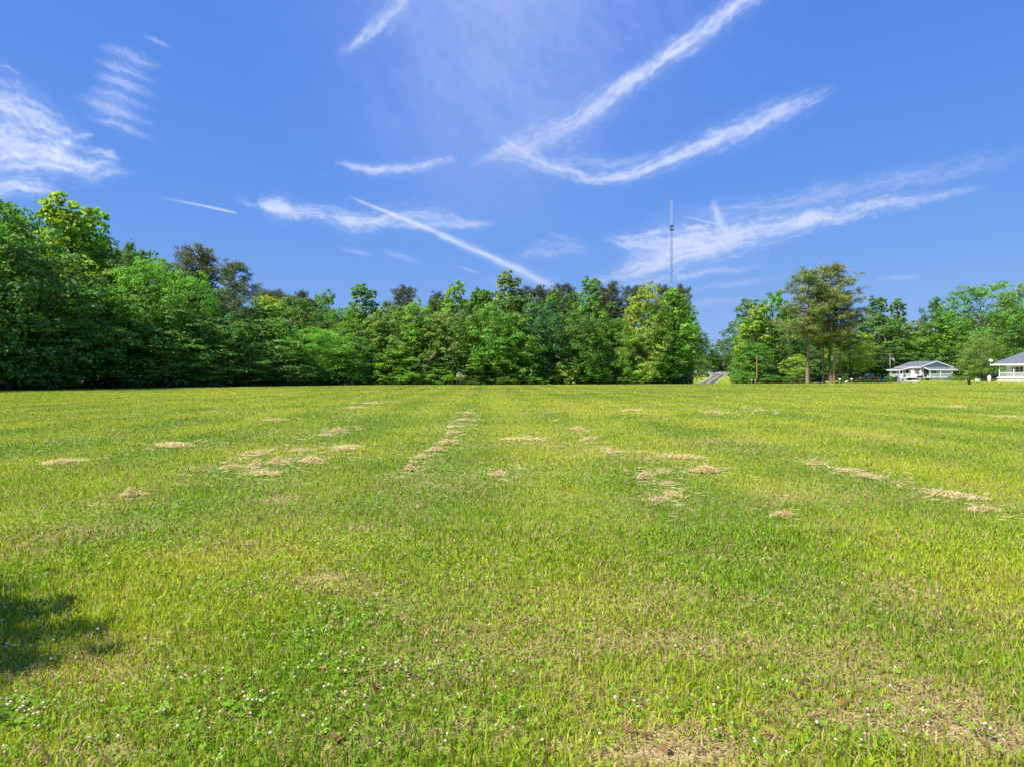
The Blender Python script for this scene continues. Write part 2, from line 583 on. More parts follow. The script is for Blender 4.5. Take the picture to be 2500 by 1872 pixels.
# dry clippings lying loose in the turf, clover leaves and clover heads close to the camera
def litter_straw(n, seed):
    r_ = np.random.default_rng(seed)
    d = np.linspace(1.6, 26, 3000)
    pdf = (1.55 * d + 4) * np.maximum(d / 4, 1) ** -1.9
    cdf = np.cumsum(pdf)
    cdf /= cdf[-1]
    y = np.interp(r_.random(n), cdf, d)
    x = (r_.random(n) * 2 - 1) * (0.775 * y + 2)
    wv_ = worn(x, y)
    p = 0.10 + 1.2 * wv_ + 0.5 * (fbm(x * 0.8, y * 0.8, 91) > 0.57)
    k_ = r_.random(n) < p
    x, y = x[k_], y[k_]
    n = len(x)
    L = (0.02 + 0.07 * r_.random(n) ** 1.5)
    wd_ = 0.0028 * np.maximum(y / 4, 1) * (0.6 + 0.8 * r_.random(n))
    az = r_.random(n) * 2 * math.pi
    z = 0.006 + 0.03 * r_.random(n) ** 1.6
    dirv = np.stack([np.cos(az), np.sin(az), r_.normal(0, 0.22, n)], -1)
    side = np.stack([-np.sin(az), np.cos(az), np.zeros(n)], -1) * wd_[:, None]
    c0 = np.stack([x, y, z], -1)
    mid = c0 + dirv * L[:, None] * 0.5 + np.array([0, 0, 0.004])
    tip = c0 + dirv * L[:, None]
    tip[:, 2] = np.maximum(tip[:, 2], 0.004)
    V_ = np.stack([c0 - side, c0 + side, mid + side, mid - side, tip], 1).reshape(-1, 3)
    o = np.arange(n)[:, None] * 5
    col = STRAW * (0.55 + 0.75 * r_.random((n, 1))) * np.array([1, 0.97, 0.92])
    return V_, [o + np.array([0, 1, 2, 3]), o + np.array([3, 2, 4])], np.repeat(col, 5, 0)


v_, f_, c_ = litter_straw(150000, 111)
g = link('dry_clippings', np_mesh('dry_clippings', v_, f_, M['straw'], c_))
tag(g, 'loose pale dry grass clippings lying in the turf near the camera', 'clippings', None, 'stuff')

CLOVER = [(820, 1510, 200, 40), (760, 1545, 160, 30), (880, 1640, 200, 30), (600, 1430, 200, 40), (1130, 1150, 160, 14), (1370, 1165, 160, 10), (1480, 1180, 120, 9),
          (300, 1350, 240, 40), (420, 1250, 200, 24), (60, 1760, 80, 20), (620, 1730, 200, 50), (140, 1090, 120, 10), (820, 1310, 160, 26), (250, 1200, 240, 16), (980, 1220, 160, 14),
          (1030, 1380, 240, 40), (440, 1330, 120, 20)]


def clover(seed):
    r_ = np.random.default_rng(seed)
    pts = []
    for x, y, hw, hh in CLOVER:
        n = 26
        px = x + r_.normal(0, hw * 0.55, n)
        py = np.maximum(y + r_.normal(0, hh * 0.7, n), 1040)
        d = EYE * F / (py - HZ)
        pts.append(np.stack([(px - 1250) / F * d, d], -1))
    n = 260
    py = 1120 + 750 * r_.random(n) ** 0.8
    px = r_.random(n) ** 1.5 * 2500
    d = EYE * F / (py - HZ)
    pts.append(np.stack([(px - 1250) / F * d, d], -1))
    return np.concatenate(pts)


cpos = clover(121)
ico = bmesh.new()
bmesh.ops.create_icosphere(ico, subdivisions=1, radius=1.0)
ico_v = np.array([v.co[:] for v in ico.verts])
ico_f = np.array([[v.index for v in f.verts] for f in ico.faces])
ico.free()
nv = len(ico_v)
r_ = np.random.default_rng(5)
n = len(cpos)
sz = (0.0065 + 0.004 * r_.random(n)) * np.maximum(cpos[:, 1] / 9.0, 1.0) ** 0.5
hh = 0.035 + 0.035 * r_.random(n)
V_ = ico_v[None] * sz[:, None, None] * np.array([1, 1, 0.85]) * (1 + 0.15 * r_.normal(size=(n, nv, 1)))
V_ = V_ + np.stack([cpos[:, 0], cpos[:, 1], hh], -1)[:, None]
F_ = (np.arange(n)[:, None, None] * nv + ico_f[None]).reshape(-1, 3)
white = np.array([0.74, 0.68, 0.56]) * (0.8 + 0.3 * r_.random((n, 1)))
# stems
st = np.stack([np.stack([cpos[:, 0] - .0012, cpos[:, 1], np.zeros(n)], -1), np.stack([cpos[:, 0] + .0012, cpos[:, 1], np.zeros(n)], -1), np.stack([cpos[:, 0], cpos[:, 1], hh], -1)], 1)
pa = (V_.reshape(-1, 3), [F_], np.repeat(white, nv, 0))
pb = (st.reshape(-1, 3), [np.arange(n * 3).reshape(-1, 3)], np.tile(GREEN, (n * 3, 1)))
vv, ff, cc = join_parts([pa, pb])
g = link('clover_flowers', np_mesh('clover_flowers', vv, ff, M['grass'], cc, smooth=True))
tag(g, 'small white clover flower heads scattered through the near grass', 'flowers', None, 'stuff')

# clover leaves: three rounded leaflets each
n = 8000
idx = r_.integers(0, len(cpos), n)
lp = cpos[idx] + r_.normal(0, 0.16, (n, 2)) * np.maximum(cpos[idx, 1:2] / 6, 0.6)
k_ = lp[:, 1] > 1.6
lp = lp[k_]
n = len(lp)
hz_ = 0.02 + 0.035 * r_.random(n)
VV, FF = [], []
a0 = r_.random(n) * 6.28
rr_ = (0.008 + 0.006 * r_.random(n)) * np.maximum(lp[:, 1] / 7, 1) ** 0.6
tiltx, tilty = r_.normal(0, 0.35, n), r_.normal(0, 0.35, n)
for kx in range(3):
    aa = a0 + kx * 2.094
    for (rad_, off_) in ((0.05, 0), (0.75, -0.75), (1.25, -0.35), (1.25, 0.35), (0.75, 0.75)):
        xx = np.cos(aa) * rad_ * rr_ - np.sin(aa) * off_ * rr_
        yy = np.sin(aa) * rad_ * rr_ + np.cos(aa) * off_ * rr_
        VV.append(np.stack([lp[:, 0] + xx, lp[:, 1] + yy, hz_ + xx * tiltx + yy * tilty], -1))
V_ = np.stack(VV, 1)
o = np.arange(n)[:, None] * 15
FFs = [np.concatenate([o + np.array([0, 1, 2, 3, 4]) + 5 * kx for kx in range(3)])]
cl_ = (GREEN * 1.0 + np.array([0.02, 0.03, 0.004])) * (0.7 + 0.7 * r_.random((n, 1)))
g = link('clover_leaves', np_mesh('clover_leaves', V_.reshape(-1, 3), FFs, M['grass'], np.repeat(cl_, 15, 0)))
tag(g, 'low clover leaves mixed into the near grass', 'clover', None, 'stuff')

# a few dead tree leaves
n = 70
py = 1200 + 660 * r_.random(n)
px = 2500 * r_.random(n)
d = EYE * F / (py - HZ)
lp = np.stack([(px - 1250) / F * d, d, 0.03 + 0.02 * r_.random(n)], -1)
aa = r_.random(n) * 6.28
ex = np.stack([np.cos(aa), np.sin(aa), r_.normal(0, .3, n)], -1) * (0.022 + 0.02 * r_.random((n, 1)))
ey = np.stack([-np.sin(aa), np.cos(aa), r_.normal(0, .3, n)], -1) * (0.012 + 0.008 * r_.random((n, 1)))
V_ = np.stack([lp - ex, lp - ey + [0, 0, .006], lp + ex, lp + ey + [0, 0, .008]], 1).reshape(-1, 3)
o = np.arange(n)[:, None] * 4
cols_ = np.array([0.26, 0.12, 0.05]) * (0.5 + 1.0 * r_.random((n, 1)))
g = link('fallen_leaves', np_mesh('fallen_leaves', V_, [o + np.array([0, 1, 2]), o + np.array([0, 2, 3])], M['straw'], np.repeat(cols_, 4, 0)))
tag(g, 'scattered brown dead leaves lying in the near grass', 'leaves', None, 'stuff')


def windrow_straw(seed, hay):
    r_ = np.random.default_rng(seed)
    xs, ys = [], []
    for hx_, hy_, hw_, ty_, _ in hay:
        n_ = 75
        d_ = EYE * F / (hy_ - HZ)
        xs.append(wx(hx_, d_) + r_.normal(0, 1.0, n_) * hw_ / F * d_ * 0.7)
        ys.append(d_ + r_.normal(0, 1.0, n_) * (0.35 + 0.035 * d_))
    x, y = np.concatenate(xs), np.concatenate(ys)
    n = len(x)
    sc_ = np.maximum(y / 9.0, 1.0) ** 0.7
    L = (0.05 + 0.10 * r_.random(n)) * sc_
    wd_ = 0.0027 * sc_ * (0.6 + 0.8 * r_.random(n))
    az = r_.random(n) * 2 * math.pi
    z = ground(x, y) + 0.03 + 0.035 * r_.random(n)
    dirv = np.stack([np.cos(az), np.sin(az), r_.normal(0, 0.15, n)], -1)
    side = np.stack([-np.sin(az), np.cos(az), np.full(n, 0.5)], -1) * wd_[:, None]
    c0 = np.stack([x, y, z], -1)
    tip = c0 + dirv * L[:, None]
    V_ = np.stack([c0 - side, c0 + side, tip + side, tip - side], 1).reshape(-1, 3)
    o = np.arange(n)[:, None] * 4
    col = np.array([0.66, 0.55, 0.31]) * (0.65 + 0.6 * r_.random((n, 1)))
    return V_, [o + np.array([0, 1, 2, 3])], np.repeat(col, 4, 0)


# ------------------------------------------------------------------ hay clumps: each a thing
def clump_mesh(name, seed, n, rx, ry, h):
    r_ = np.random.default_rng(seed)
    a = r_.random(n) * 6.28
    rr = r_.random(n) ** 0.75 * (0.45 + 1.1 * fbm(np.cos(a) * 1.6 + seed, np.sin(a) * 1.6, seed)) * (1 + 0.15 * np.abs(r_.normal(size=n)))
    x = np.cos(a) * rr * rx
    y = np.sin(a) * rr * ry
    top = h * np.clip(1 - rr ** 2, 0, 1) * (0.5 + 1.0 * fbm(x * 6 + seed, y * 6, seed))
    z = top * (0.35 + 0.75 * r_.random(n)) + 0.008
    L = 0.05 + 0.13 * r_.random(n)
    az = r_.random(n) * 6.28
    w_ = 0.0035 + 0.0035 * r_.random(n)
    dv = np.stack([np.cos(az), np.sin(az), r_.normal(0, 0.35, n)], -1) * L[:, None] * 0.5
    sd_ = np.stack([-np.sin(az), np.cos(az), r_.normal(0, .3, n)], -1) * w_[:, None]
    c = np.stack([x, y, z], -1)
    up_ = np.stack([np.zeros(n), np.zeros(n), 0.02 * r_.random(n)], -1)
    p0, p1, p2 = c - dv, c + up_, c + dv
    for p in (p0, p2):
        p[:, 2] = np.maximum(p[:, 2], 0.004)
    V_ = np.stack([p0 - sd_, p0 + sd_, p1 + sd_, p1 - sd_, p2 + sd_ * .5, p2 - sd_ * .5], 1).reshape(-1, 3)
    o = np.arange(n)[:, None] * 6
    col = np.array([0.70, 0.56, 0.31]) * (0.7 + 0.5 * r_.random((n, 1)))
    return np_mesh(name, V_, [np.concatenate([o + np.array([0, 1, 2, 3]), o + np.array([3, 2, 4, 5])])], M['straw'], np.repeat(col, 6, 0))


MOUND = [clump_mesh('hay_mound', s, 460, 0.32, 0.26, 0.11) for s in (1, 2, 3)]
FLAT = [clump_mesh('hay_scatter', s, 460, 0.55, 0.42, 0.03) for s in (4, 5, 6)]
HAY = [  # photo x, y, width px, type, label
    (610, 1114, 34, 0, 'hay clump leftmost on the upper row left of centre'), (637, 1109, 22, 0, 'small hay clump just right of the leftmost upper row clump'),
    (679, 1133, 44, 0, 'brownish hay clump in the middle of the left windrow group'), (761, 1129, 64, 0, 'broad hay clump at the right end of the left windrow group'),
    (562, 1146, 50, 1, 'low pale hay spread at the left end of the left group'), (622, 1143, 36, 0, 'hay clump on the lower row of the left group'),
    (823, 1054, 34, 0, 'lone hay mound above the left windrow group'), (796, 1065, 34, 1, 'thin hay spread just below the lone mound'),
    (846, 1096, 100, 1, 'wide flat strip of hay right of the left group'), (734, 1103, 40, 1, 'flat hay patch above the broad left clump'),
    (1027, 1120, 30, 0, 'tall hay tuft in the row near the field centre'), (1002, 1150, 28, 0, 'nearest hay clump of the centre row'),
    (1065, 1102, 40, 0, 'hay clump behind the tall tuft in the centre row'), (1087, 1084, 40, 0, 'fourth hay clump of the centre row from the camera'),
    (1112, 1044, 40, 1, 'pale hay patch far up the centre row'), (1100, 1061, 30, 0, 'small hay clump midway up the centre row'),
    (1134, 1027, 36, 0, 'hay mound near the far end of the centre row'), (1144, 1010, 30, 1, 'farthest thin hay patch of the centre row'),
    (667, 1027, 40, 1, 'far hay patch in the left half of the field'), (423, 1089, 110, 1, 'long thin hay strip in the left field'),
    (868, 997, 50, 1, 'distant hay streak left of centre, nearer one'), (905, 986, 40, 1, 'distant hay streak left of centre, farther one'),
    (150, 1131, 90, 1, 'pale hay strip near the left picture edge'), (640, 1160, 70, 1, 'thin hay spread below the left windrow group'),
    (1411, 1051, 34, 0, 'hay mound right of centre, farthest of its row'), (1438, 1076, 30, 0, 'middle hay mound of the row right of centre'),
    (1492, 1107, 28, 0, 'nearest hay mound of the row right of centre'), (1573, 1169, 42, 0, 'reddish hay mound in the right windrow group'),
    (1664, 1119, 90, 1, 'long pale hay strip at the top of the right group'), (1723, 1153, 76, 0, 'wide hay clump at the right end of the right group'),
    (1632, 1186, 40, 1, 'hay spread below the reddish mound'), (1641, 1212, 54, 1, 'pale hay patch under the right group'), (1605, 1226, 54, 1, 'lowest hay patch of the right group'),
    (1620, 1155, 40, 1, 'small hay spread just above the reddish mound'),
    (1537, 1003, 46, 1, 'distant hay streak in the right half, leftmost'), (1736, 1008, 36, 1, 'distant hay streak in the right half, middle'),
    (1854, 1003, 30, 1, 'distant hay streak in the right half, rightmost'), (1989, 1136, 26, 0, 'lone round hay mound in the right field'),
    (2124, 1168, 70, 1, 'flat hay strip right of the lone round mound'), (2073, 1152, 60, 1, 'thin hay line above the flat strip at right'),
    (2328, 1214, 120, 1, 'long hay strip near the right picture edge'), (1909, 1263, 60, 1, 'sparse hay patch nearest the camera at right'),
    (2452, 1019, 40, 1, 'far hay patch near the right picture edge'), (2339, 994, 50, 1, 'farthest hay streak at right'),
    (1280, 1075, 90, 1, 'hay patch between the two centre rows'), (1215, 1162, 60, 1, 'sparse hay in the clover at field centre'),
    (2400, 1250, 70, 1, 'lower hay scatter under the long right strip'), (314, 1213, 40, 0, 'brown hay clump alone in the left foreground'),
]
v_, f_, c_ = windrow_straw(117, HAY)
g = link('scattered_hay', np_mesh('scattered_hay', v_, f_, M['straw'], c_))
tag(g, 'thinly scattered dry hay around the clumps on the field', 'hay', None, 'stuff')
for i, (x, y, wpx, ty, lab) in enumerate(HAY):
    d = EYE * F / (y - HZ)
    meh = (FLAT if ty else MOUND)[i % 3]
    o = link('hay_clump', meh)
    half = wpx / F * d / 2
    s = half / (0.46 if ty else 0.28)
    o.location = (wx(x, d), d, gz(wx(x, d), d) + 0.025)
    if ty:
        o.scale = (s, min(s * 0.8, 1.2 + d * 0.02), 0.9 + 0.012 * d)
    else:
        o.scale = (s, s * 0.9, min(max(s * 0.75, 0.75), 1.8))
    o.rotation_euler = (0, 0, 0 if s > 1.5 else (i * 1.7) % 3.0)
    tag(o, 'dry ' + lab, 'hay clump', 'clumps of dry cut hay left on the field')


# ------------------------------------------------------------------ trees: prototypes
def tube(points, radii, n=6):
    pts = np.asarray(points, float)
    rad_ = np.asarray(radii, float)
    m_ = len(pts)
    V_, F_ = [], []
    for i in range(m_):
        a = pts[max(i - 1, 0)]
        b_ = pts[min(i + 1, m_ - 1)]
        t_ = (b_ - a) / (np.linalg.norm(b_ - a) + 1e-9)
        ref = np.array([1.0, 0, 0]) if abs(t_[2]) > 0.7 else np.array([0, 0, 1.0])
        u_ = np.cross(t_, ref)
        u_ /= np.linalg.norm(u_) + 1e-9
        v2 = np.cross(t_, u_)
        for k_ in range(n):
            th = 2 * math.pi * k_ / n
            V_.append(pts[i] + rad_[i] * (math.cos(th) * u_ + math.sin(th) * v2))
    for i in range(m_ - 1):
        for k_ in range(n):
            k2 = (k_ + 1) % n
            F_.append((i * n + k_, i * n + k2, (i + 1) * n + k2, (i + 1) * n + k_))
    return np.array(V_), np.array(F_)


def merge_tubes(L):
    vs, fs, off = [], [], 0
    for v_, f_ in L:
        vs.append(v_)
        fs.append(f_ + off)
        off += len(v_)
    return np.concatenate(vs), np.concatenate(fs)


def leaf_cards(r_, pos, nrm, size, aspect, col, jitter=0.42):
    """one kite-shaped leaf spray per position, folded a little along its rib"""
    n = len(pos)
    nrm = nrm + r_.normal(0, jitter, (n, 3))
    nrm /= np.linalg.norm(nrm, axis=1, keepdims=True) + 1e-9
    a = r_.normal(size=(n, 3))
    a[:, 2] -= 0.35
    u_ = np.cross(nrm, a)
    u_ /= np.linalg.norm(u_, axis=1, keepdims=True) + 1e-9
    v2 = np.cross(nrm, u_)
    L = (size * (0.6 + 0.8 * r_.random(n)))[:, None]
    Wd = L * aspect
    fold = nrm * L * 0.10
    p0 = pos - v2 * L * 0.5
    p1 = pos + u_ * Wd * 0.5 - v2 * L * 0.05 + fold
    p2 = pos + v2 * L * 0.5
    p3 = pos - u_ * Wd * 0.5 - v2 * L * 0.05 + fold
    V_ = np.stack([p0, p1, p2, p3], 1).reshape(-1, 3)
    o = np.arange(n)[:, None] * 4
    F_ = np.concatenate([o + np.array([0, 1, 2]), o + np.array([0, 2, 3])])
    return V_, F_, np.repeat(col, 4, 0)


def tones(r_, n, cid=None, nc=1):
    ct = 0.70 + 0.60 * r_.random(nc)
    cy = r_.normal(0, 0.10, nc)
    if cid is None:
        cid = np.zeros(n, int)
    b_ = ct[cid] * (0.7 + 0.6 * r_.random(n))
    y_ = cy[cid] + r_.normal(0, 0.10, n)
    return np.stack([b_ * (1 + 1.1 * y_), b_ * (1 + 0.25 * y_), b_ * (1 - 0.6 * y_)], -1).clip(0.15, 2.2)


def broadleaf(name, seed, H=18.0, W=11.0, base=0.10, nblob=26, ncl=15, nleaf=22, leaf=0.30, aspect=0.7, shape='oak', spread=0.42, blobk=1.0, bark='bark'):
    r_ = np.random.default_rng(seed)
    tubes = []
    lean = r_.normal(0, 0.03, 2)
    tz = np.linspace(0, 0.86 * H, 9)
    wob = np.cumsum(r_.normal(0, 0.10, (9, 2)), 0)
    trunk = np.stack([lean[0] * tz + wob[:, 0], lean[1] * tz + wob[:, 1], tz], -1)
    trunk[0, :2] = 0
    tr = 0.021 * H * np.linspace(1, 0.18, 9)
    tr[0] *= 1.35
    tubes.append(tube(trunk, tr, 8))

    def prof(t_):
        if shape == 'tulip':
            return 0.30 + 0.70 * np.sin(math.pi * np.clip(0.18 + 0.70 * t_, 0, 1)) if t_ < 0.55 else max(0.34, 1.0 - 0.82 * (t_ - 0.45) / 0.55)
        if shape == 'column':
            return 0.75 + 0.25 * math.sin(math.pi * t_) if t_ < 0.8 else 0.75 - 0.5 * (t_ - 0.8) / 0.2
        return max(0.22, math.sqrt(max(0.0, 1 - ((t_ - 0.42) / 0.64) ** 2)))
    C_, B_ = [], []
    for i in range(nblob):
        t_ = (i + r_.random()) / nblob
        t_ = t_ ** 0.92
        rr = prof(t_) * W / 2
        az = i * 2.39996 + r_.normal(0, 0.35)
        br = W * (0.135 + 0.075 * r_.random()) * blobk * (0.75 + 0.35 * (1 - t_))
        if shape == 'tulip':
            br *= 0.85
        rad_ = max(0.0, rr - br * 0.75) * (0.72 + 0.36 * r_.random())
        z_ = H * (base + (1 - base) * t_ * 0.97) - br * 0.55 * t_
        c = np.array([math.cos(az) * rad_, math.sin(az) * rad_, max(z_, br * 0.6)])
        C_.append(c)
        B_.append(br)
    # leader at the top
    for k_ in range(2 if shape == 'oak' else 3):
        br = W * (0.10 if shape == 'oak' else 0.085) * (1 + 0.3 * r_.random())
        C_.append(np.array([r_.normal(0, W * 0.09), r_.normal(0, W * 0.09), H - br * (0.9 + 0.9 * k_)]))
        B_.append(br)
    pos, nrm, cid = [], [], []
    ci = 0
    for c, br in zip(C_, B_):
        tz0 = max(0.12 * H, c[2] - 0.55 * math.hypot(c[0], c[1]) - 0.6)
        tz0 = min(tz0, 0.84 * H)
        p0 = np.array([np.interp(tz0, trunk[:, 2], trunk[:, 0]), np.interp(tz0, trunk[:, 2], trunk[:, 1]), tz0])
        mid = p0 * 0.45 + c * 0.55 + np.array([0, 0, 0.12 * np.linalg.norm(c - p0)]) + r_.normal(0, 0.15, 3)
        r0 = 0.30 * np.interp(tz0, trunk[:, 2], tr) + 0.03
        tubes.append(tube([p0, mid, c], [r0, r0 * 0.6, r0 * 0.22], 5))
        k_n = max(5, int(ncl * (br / (W * 0.16)) ** 1.2))
        vdir = r_.normal(size=(k_n, 3))
        vdir[:, 2] = vdir[:, 2] * 0.85 + 0.25
        out = np.array([c[0], c[1], 0.0])
        out /= np.linalg.norm(out) + 1e-6
        vdir += out * 0.45
        vdir /= np.linalg.norm(vdir, axis=1, keepdims=True)
        rr = br * (0.55 + 0.50 * r_.random(k_n) ** 0.8)
        cp = c + vdir * rr[:, None] * np.array([1.05, 1.05, 0.85])
        for cc_, vd in zip(cp, vdir):
            # one bough end: a drooping dome of leaves, lit on top and open below
            nl = int(nleaf * (0.6 + 0.8 * r_.random()))
            sg = spread * (0.65 + 0.7 * r_.random()) * br
            dd = r_.normal(size=(nl, 3))
            dd[:, 2] = np.abs(dd[:, 2]) * 0.9 + 0.05
            dd += vd * np.array([0.7, 0.7, 0.3])
            dd /= np.linalg.norm(dd, axis=1, keepdims=True)
            rad2 = sg * (0.70 + 0.45 * r_.random(nl))
            q = cc_ + dd * rad2[:, None] * np.array([1.05, 1.05, 0.80])
            stray = r_.random(nl) < 0.10
            q[stray] += r_.normal(0, 0.45 * sg, (int(stray.sum()), 3))
            pos.append(q)
            nrm.append(dd * 0.9 + np.array([0, 0, 0.35]))
            cid.append(np.full(nl, ci))
            ci += 1
    pos = np.concatenate(pos)
    nrm = np.concatenate(nrm)
    cid = np.concatenate(cid)
    pos[:, 2] = np.maximum(pos[:, 2], 0.15 + 0.2 * r_.random(len(pos)))
    v_, f_, c_ = leaf_cards(r_, pos, nrm, leaf, aspect, tones(r_, len(pos), cid, ci))
    crown = np_mesh(name + '_crown', v_, [f_], M['leaf'], c_)
    tv, tf = merge_tubes(tubes)
    trunk_me = np_mesh(name + '_trunk', tv, [tf], M[bark], smooth=True)
    return dict(trunk=trunk_me, crown=crown, H=H, W=W)


def pine(name, seed, H=25.0, W=9.0, base=0.42, nlimb=42, shape='loblolly', tuft=26, vine=False):
    r_ = np.random.default_rng(seed)
    tubes = []
    tz = np.linspace(0, 0.97 * H, 12)
    wob = np.cumsum(r_.normal(0, 0.07, (12, 2)), 0)
    trunk = np.stack([wob[:, 0], wob[:, 1], tz], -1)
    trunk[0, :2] = 0
    tr = 0.0115 * H * np.linspace(1, 0.16, 12)
    tr[0] *= 1.35
    tubes.append(tube(trunk, tr, 9))
    V_, F_, Cc, off = [], [], [], 0
    P_, cid, ci = [], [], 0
    for i in range(nlimb):
        t_ = (i + r_.random()) / nlimb
        z_ = H * (base + (0.97 - base) * t_)
        if shape == 'flat':
            ln = W / 2 * (0.35 + 0.75 * math.sin(math.pi * min(1.0, 0.25 + 0.62 * t_)))
            rise = 0.75 - 0.35 * t_
        else:
            ln = W / 2 * (0.35 + 0.75 * math.sin(math.pi * (0.14 + 0.78 * t_))) * (1 - 0.42 * t_ * t_)
            rise = 0.05 + 0.75 * t_ + r_.normal(0, 0.14)
        ln *= 0.55 + 0.65 * r_.random()
        az = i * 2.39996 + r_.normal(0, 0.4)
        p0 = np.array([np.interp(z_, trunk[:, 2], trunk[:, 0]), np.interp(z_, trunk[:, 2], trunk[:, 1]), z_])
        dv = np.array([math.cos(az), math.sin(az), 0.0])
        p1 = p0 + dv * ln * 0.5 + np.array([0, 0, ln * rise * 0.35])
        p2 = p0 + dv * ln + np.array([0, 0, ln * rise * (0.9 if shape == 'flat' else 0.75)])
        r0 = 0.045 + 0.012 * ln
        tubes.append(tube([p0, p1, p2], [r0, r0 * 0.65, r0 * 0.25], 5))
        k_n = int(6 + 1.6 * ln)
        for k_ in range(k_n):
            s_ = 0.38 + 0.62 * (k_ + r_.random()) / k_n
            base_p = p0 + (p1 - p0) * min(1, s_ * 2) if s_ < 0.5 else p1 + (p2 - p1) * (s_ - 0.5) * 2
            sp = 0.17 * ln * (0.5 + s_ * 0.5)
            P_.append(base_p + np.array([np.clip(r_.normal(0, sp), -0.8, 0.8), np.clip(r_.normal(0, sp), -0.8, 0.8), np.clip(r_.normal(0.12, 0.42), -.6, .7)]))
    for k_ in range(9):
        P_.append(trunk[-1] + np.array([r_.normal(0, .5), r_.normal(0, .5), r_.normal(-.2, .45)]))
    P_ = np.array(P_)
    nt = len(P_)
    # needle tufts: thin blades radiating from every shoot
    dirs = r_.normal(size=(nt, tuft, 3))
    dirs[:, :, 2] = dirs[:, :, 2] * 0.55 + 0.35
    dirs /= np.linalg.norm(dirs, axis=2, keepdims=True)
    ctr_ = P_[:, None, :] + r_.normal(0, 1, (nt, tuft, 3)) * np.array([0.30, 0.30, 0.20])
    L = 0.30 + 0.22 * r_.random((nt, tuft, 1))
    sd_ = np.cross(dirs, r_.normal(size=(nt, tuft, 3)))
    sd_ /= np.linalg.norm(sd_, axis=2, keepdims=True) + 1e-9
    w_ = 0.045 + 0.03 * r_.random((nt, tuft, 1))
    a = ctr_ - dirs * L * 0.25
    V4 = np.stack([a - sd_ * w_ * 0.5, a + sd_ * w_ * 0.5, ctr_ + dirs * L * 0.45 + sd_ * w_, ctr_ + dirs * L * 0.6 - sd_ * w_], 2).reshape(-1, 3)
    n = nt * tuft
    o = np.arange(n)[:, None] * 4
    col = tones(r_, n, np.repeat(np.arange(nt), tuft), nt)
    crown = np_mesh(name + '_crown', V4, [o + np.array([0, 1, 2, 3])], M['needle'], np.repeat(col, 4, 0))
    tv, tf = merge_tubes(tubes)
    trunk_me = np_mesh(name + '_trunk', tv, [tf], M['pine_bark'], smooth=True)
    return dict(trunk=trunk_me, crown=crown, H=H, W=W)


PROTO = {
    'oak': [broadleaf('oak', s, 17, 12, 0.10, 25, 12, 30, 0.38, 0.75, 'oak', 0.40, 1.14) for s in (11, 12, 13, 14)],
    'open': [broadleaf('open_oak', s, 17, 12, 0.26, 20, 11, 28, 0.38, 0.75, 'oak', 0.40, 1.08) for s in (21, 22)],
    'tulip': [broadleaf('tulip', s, 20, 11, 0.12, 28, 11, 26, 0.40, 0.85, 'tulip', 0.40, 1.15) for s in (31, 32, 33)],
    'feather': [broadleaf('feather', s, 16, 12, 0.06, 34, 13, 34, 0.36, 0.45, 'oak', 0.55, 0.95) for s in (41, 42)],
    'column': [broadleaf('column', s, 16, 8, 0.04, 30, 9, 26, 0.36, 0.8, 'column', 0.5, 1.05) for s in (51, 52)],
    'bush': [broadleaf('bush', s, 5, 6.5, 0.02, 18, 10, 26, 0.27, 0.75, 'oak', 0.5, 1.0) for s in (61, 62)],
    'big': [broadleaf('big_oak', 91, 28, 26, 0.08, 74, 10, 32, 0.52, 0.75, 'oak', 0.52, 0.72)],
    'pine': [pine('pine', s, 26, 11.0, 0.37, 54) for s in (71, 72, 73)],
    'pine_flat': [pine('pine_flat', s, 22, 8.0, 0.62, 30, 'flat') for s in (81, 82)],
}
TINT = {
    'dark': (0.078, 0.185, 0.030), 'mid': (0.092, 0.225, 0.030), 'fresh': (0.108, 0.285, 0.026), 'bright': (0.150, 0.350, 0.026),
    'lime': (0.235, 0.400, 0.030), 'yellow': (0.225, 0.360, 0.045), 'olive': (0.140, 0.262, 0.040), 'blue': (0.070, 0.215, 0.055),
    'pine': (0.090, 0.145, 0.036), 'pinelight': (0.160, 0.238, 0.050), 'pinedark': (0.075, 0.115, 0.040),
}
NAMES = {'oak': 'broadleaf_tree', 'open': 'broadleaf_tree', 'big': 'broadleaf_tree', 'tulip': 'tall_broadleaf_tree', 'feather': 'feathery_tree', 'column': 'vine_covered_tree', 'bush': 'bush', 'pine': 'pine_tree', 'pine_flat': 'pine_tree'}
CATS = {'bush': 'bush'}
_count = {}


def plant(x, y, h, width, kind, tint, label, group=None, z=None, var=None, jit=0.10):
    i = _count.get(kind, 0)
    _count[kind] = i + 1
    pr = PROTO[kind][(i if var is None else var) % len(PROTO[kind])]
    root = empty(NAMES[kind], (x, y, (gz(x, y) if z is None else z) - 0.05), (i * 2.1 + 0.7) % 6.28, label, CATS.get(kind, 'tree'), group)
    sx = width / pr['W']
    root.scale = (sx, sx, h / pr['H'])
    tr_ = link('trunk', pr['trunk'], root)
    cr = link('crown' if kind != 'bush' else 'foliage', pr['crown'], root)
    c = TINT[tint]
    k_ = 1 + random.uniform(-jit, jit)
    kr = k_ * (1 + random.uniform(-jit, jit) * 0.8)
    if group == 'trees of the left woodland edge' and tint != 'lime':
        k_, kr = k_ * 1.3, kr * 1.3  # left wood's leaf colour lightened to imitate lifted light in its shade
    cr.color = (c[0] * kr * 1.48, c[1] * k_ * 1.2, c[2] * k_ * 1.65, 1)  # blue raised in the leaf colour to stand in for haze and sheen
    return root


def plant_px(px, top, wpx, d, kind, tint, label, group=None, var=None):
    x = wx(px, d)
    z = gz(x, d)
    h = wz(top, d) - z
    return plant(x, d, h, wpx / F * d, kind, tint, label, group, var=var)


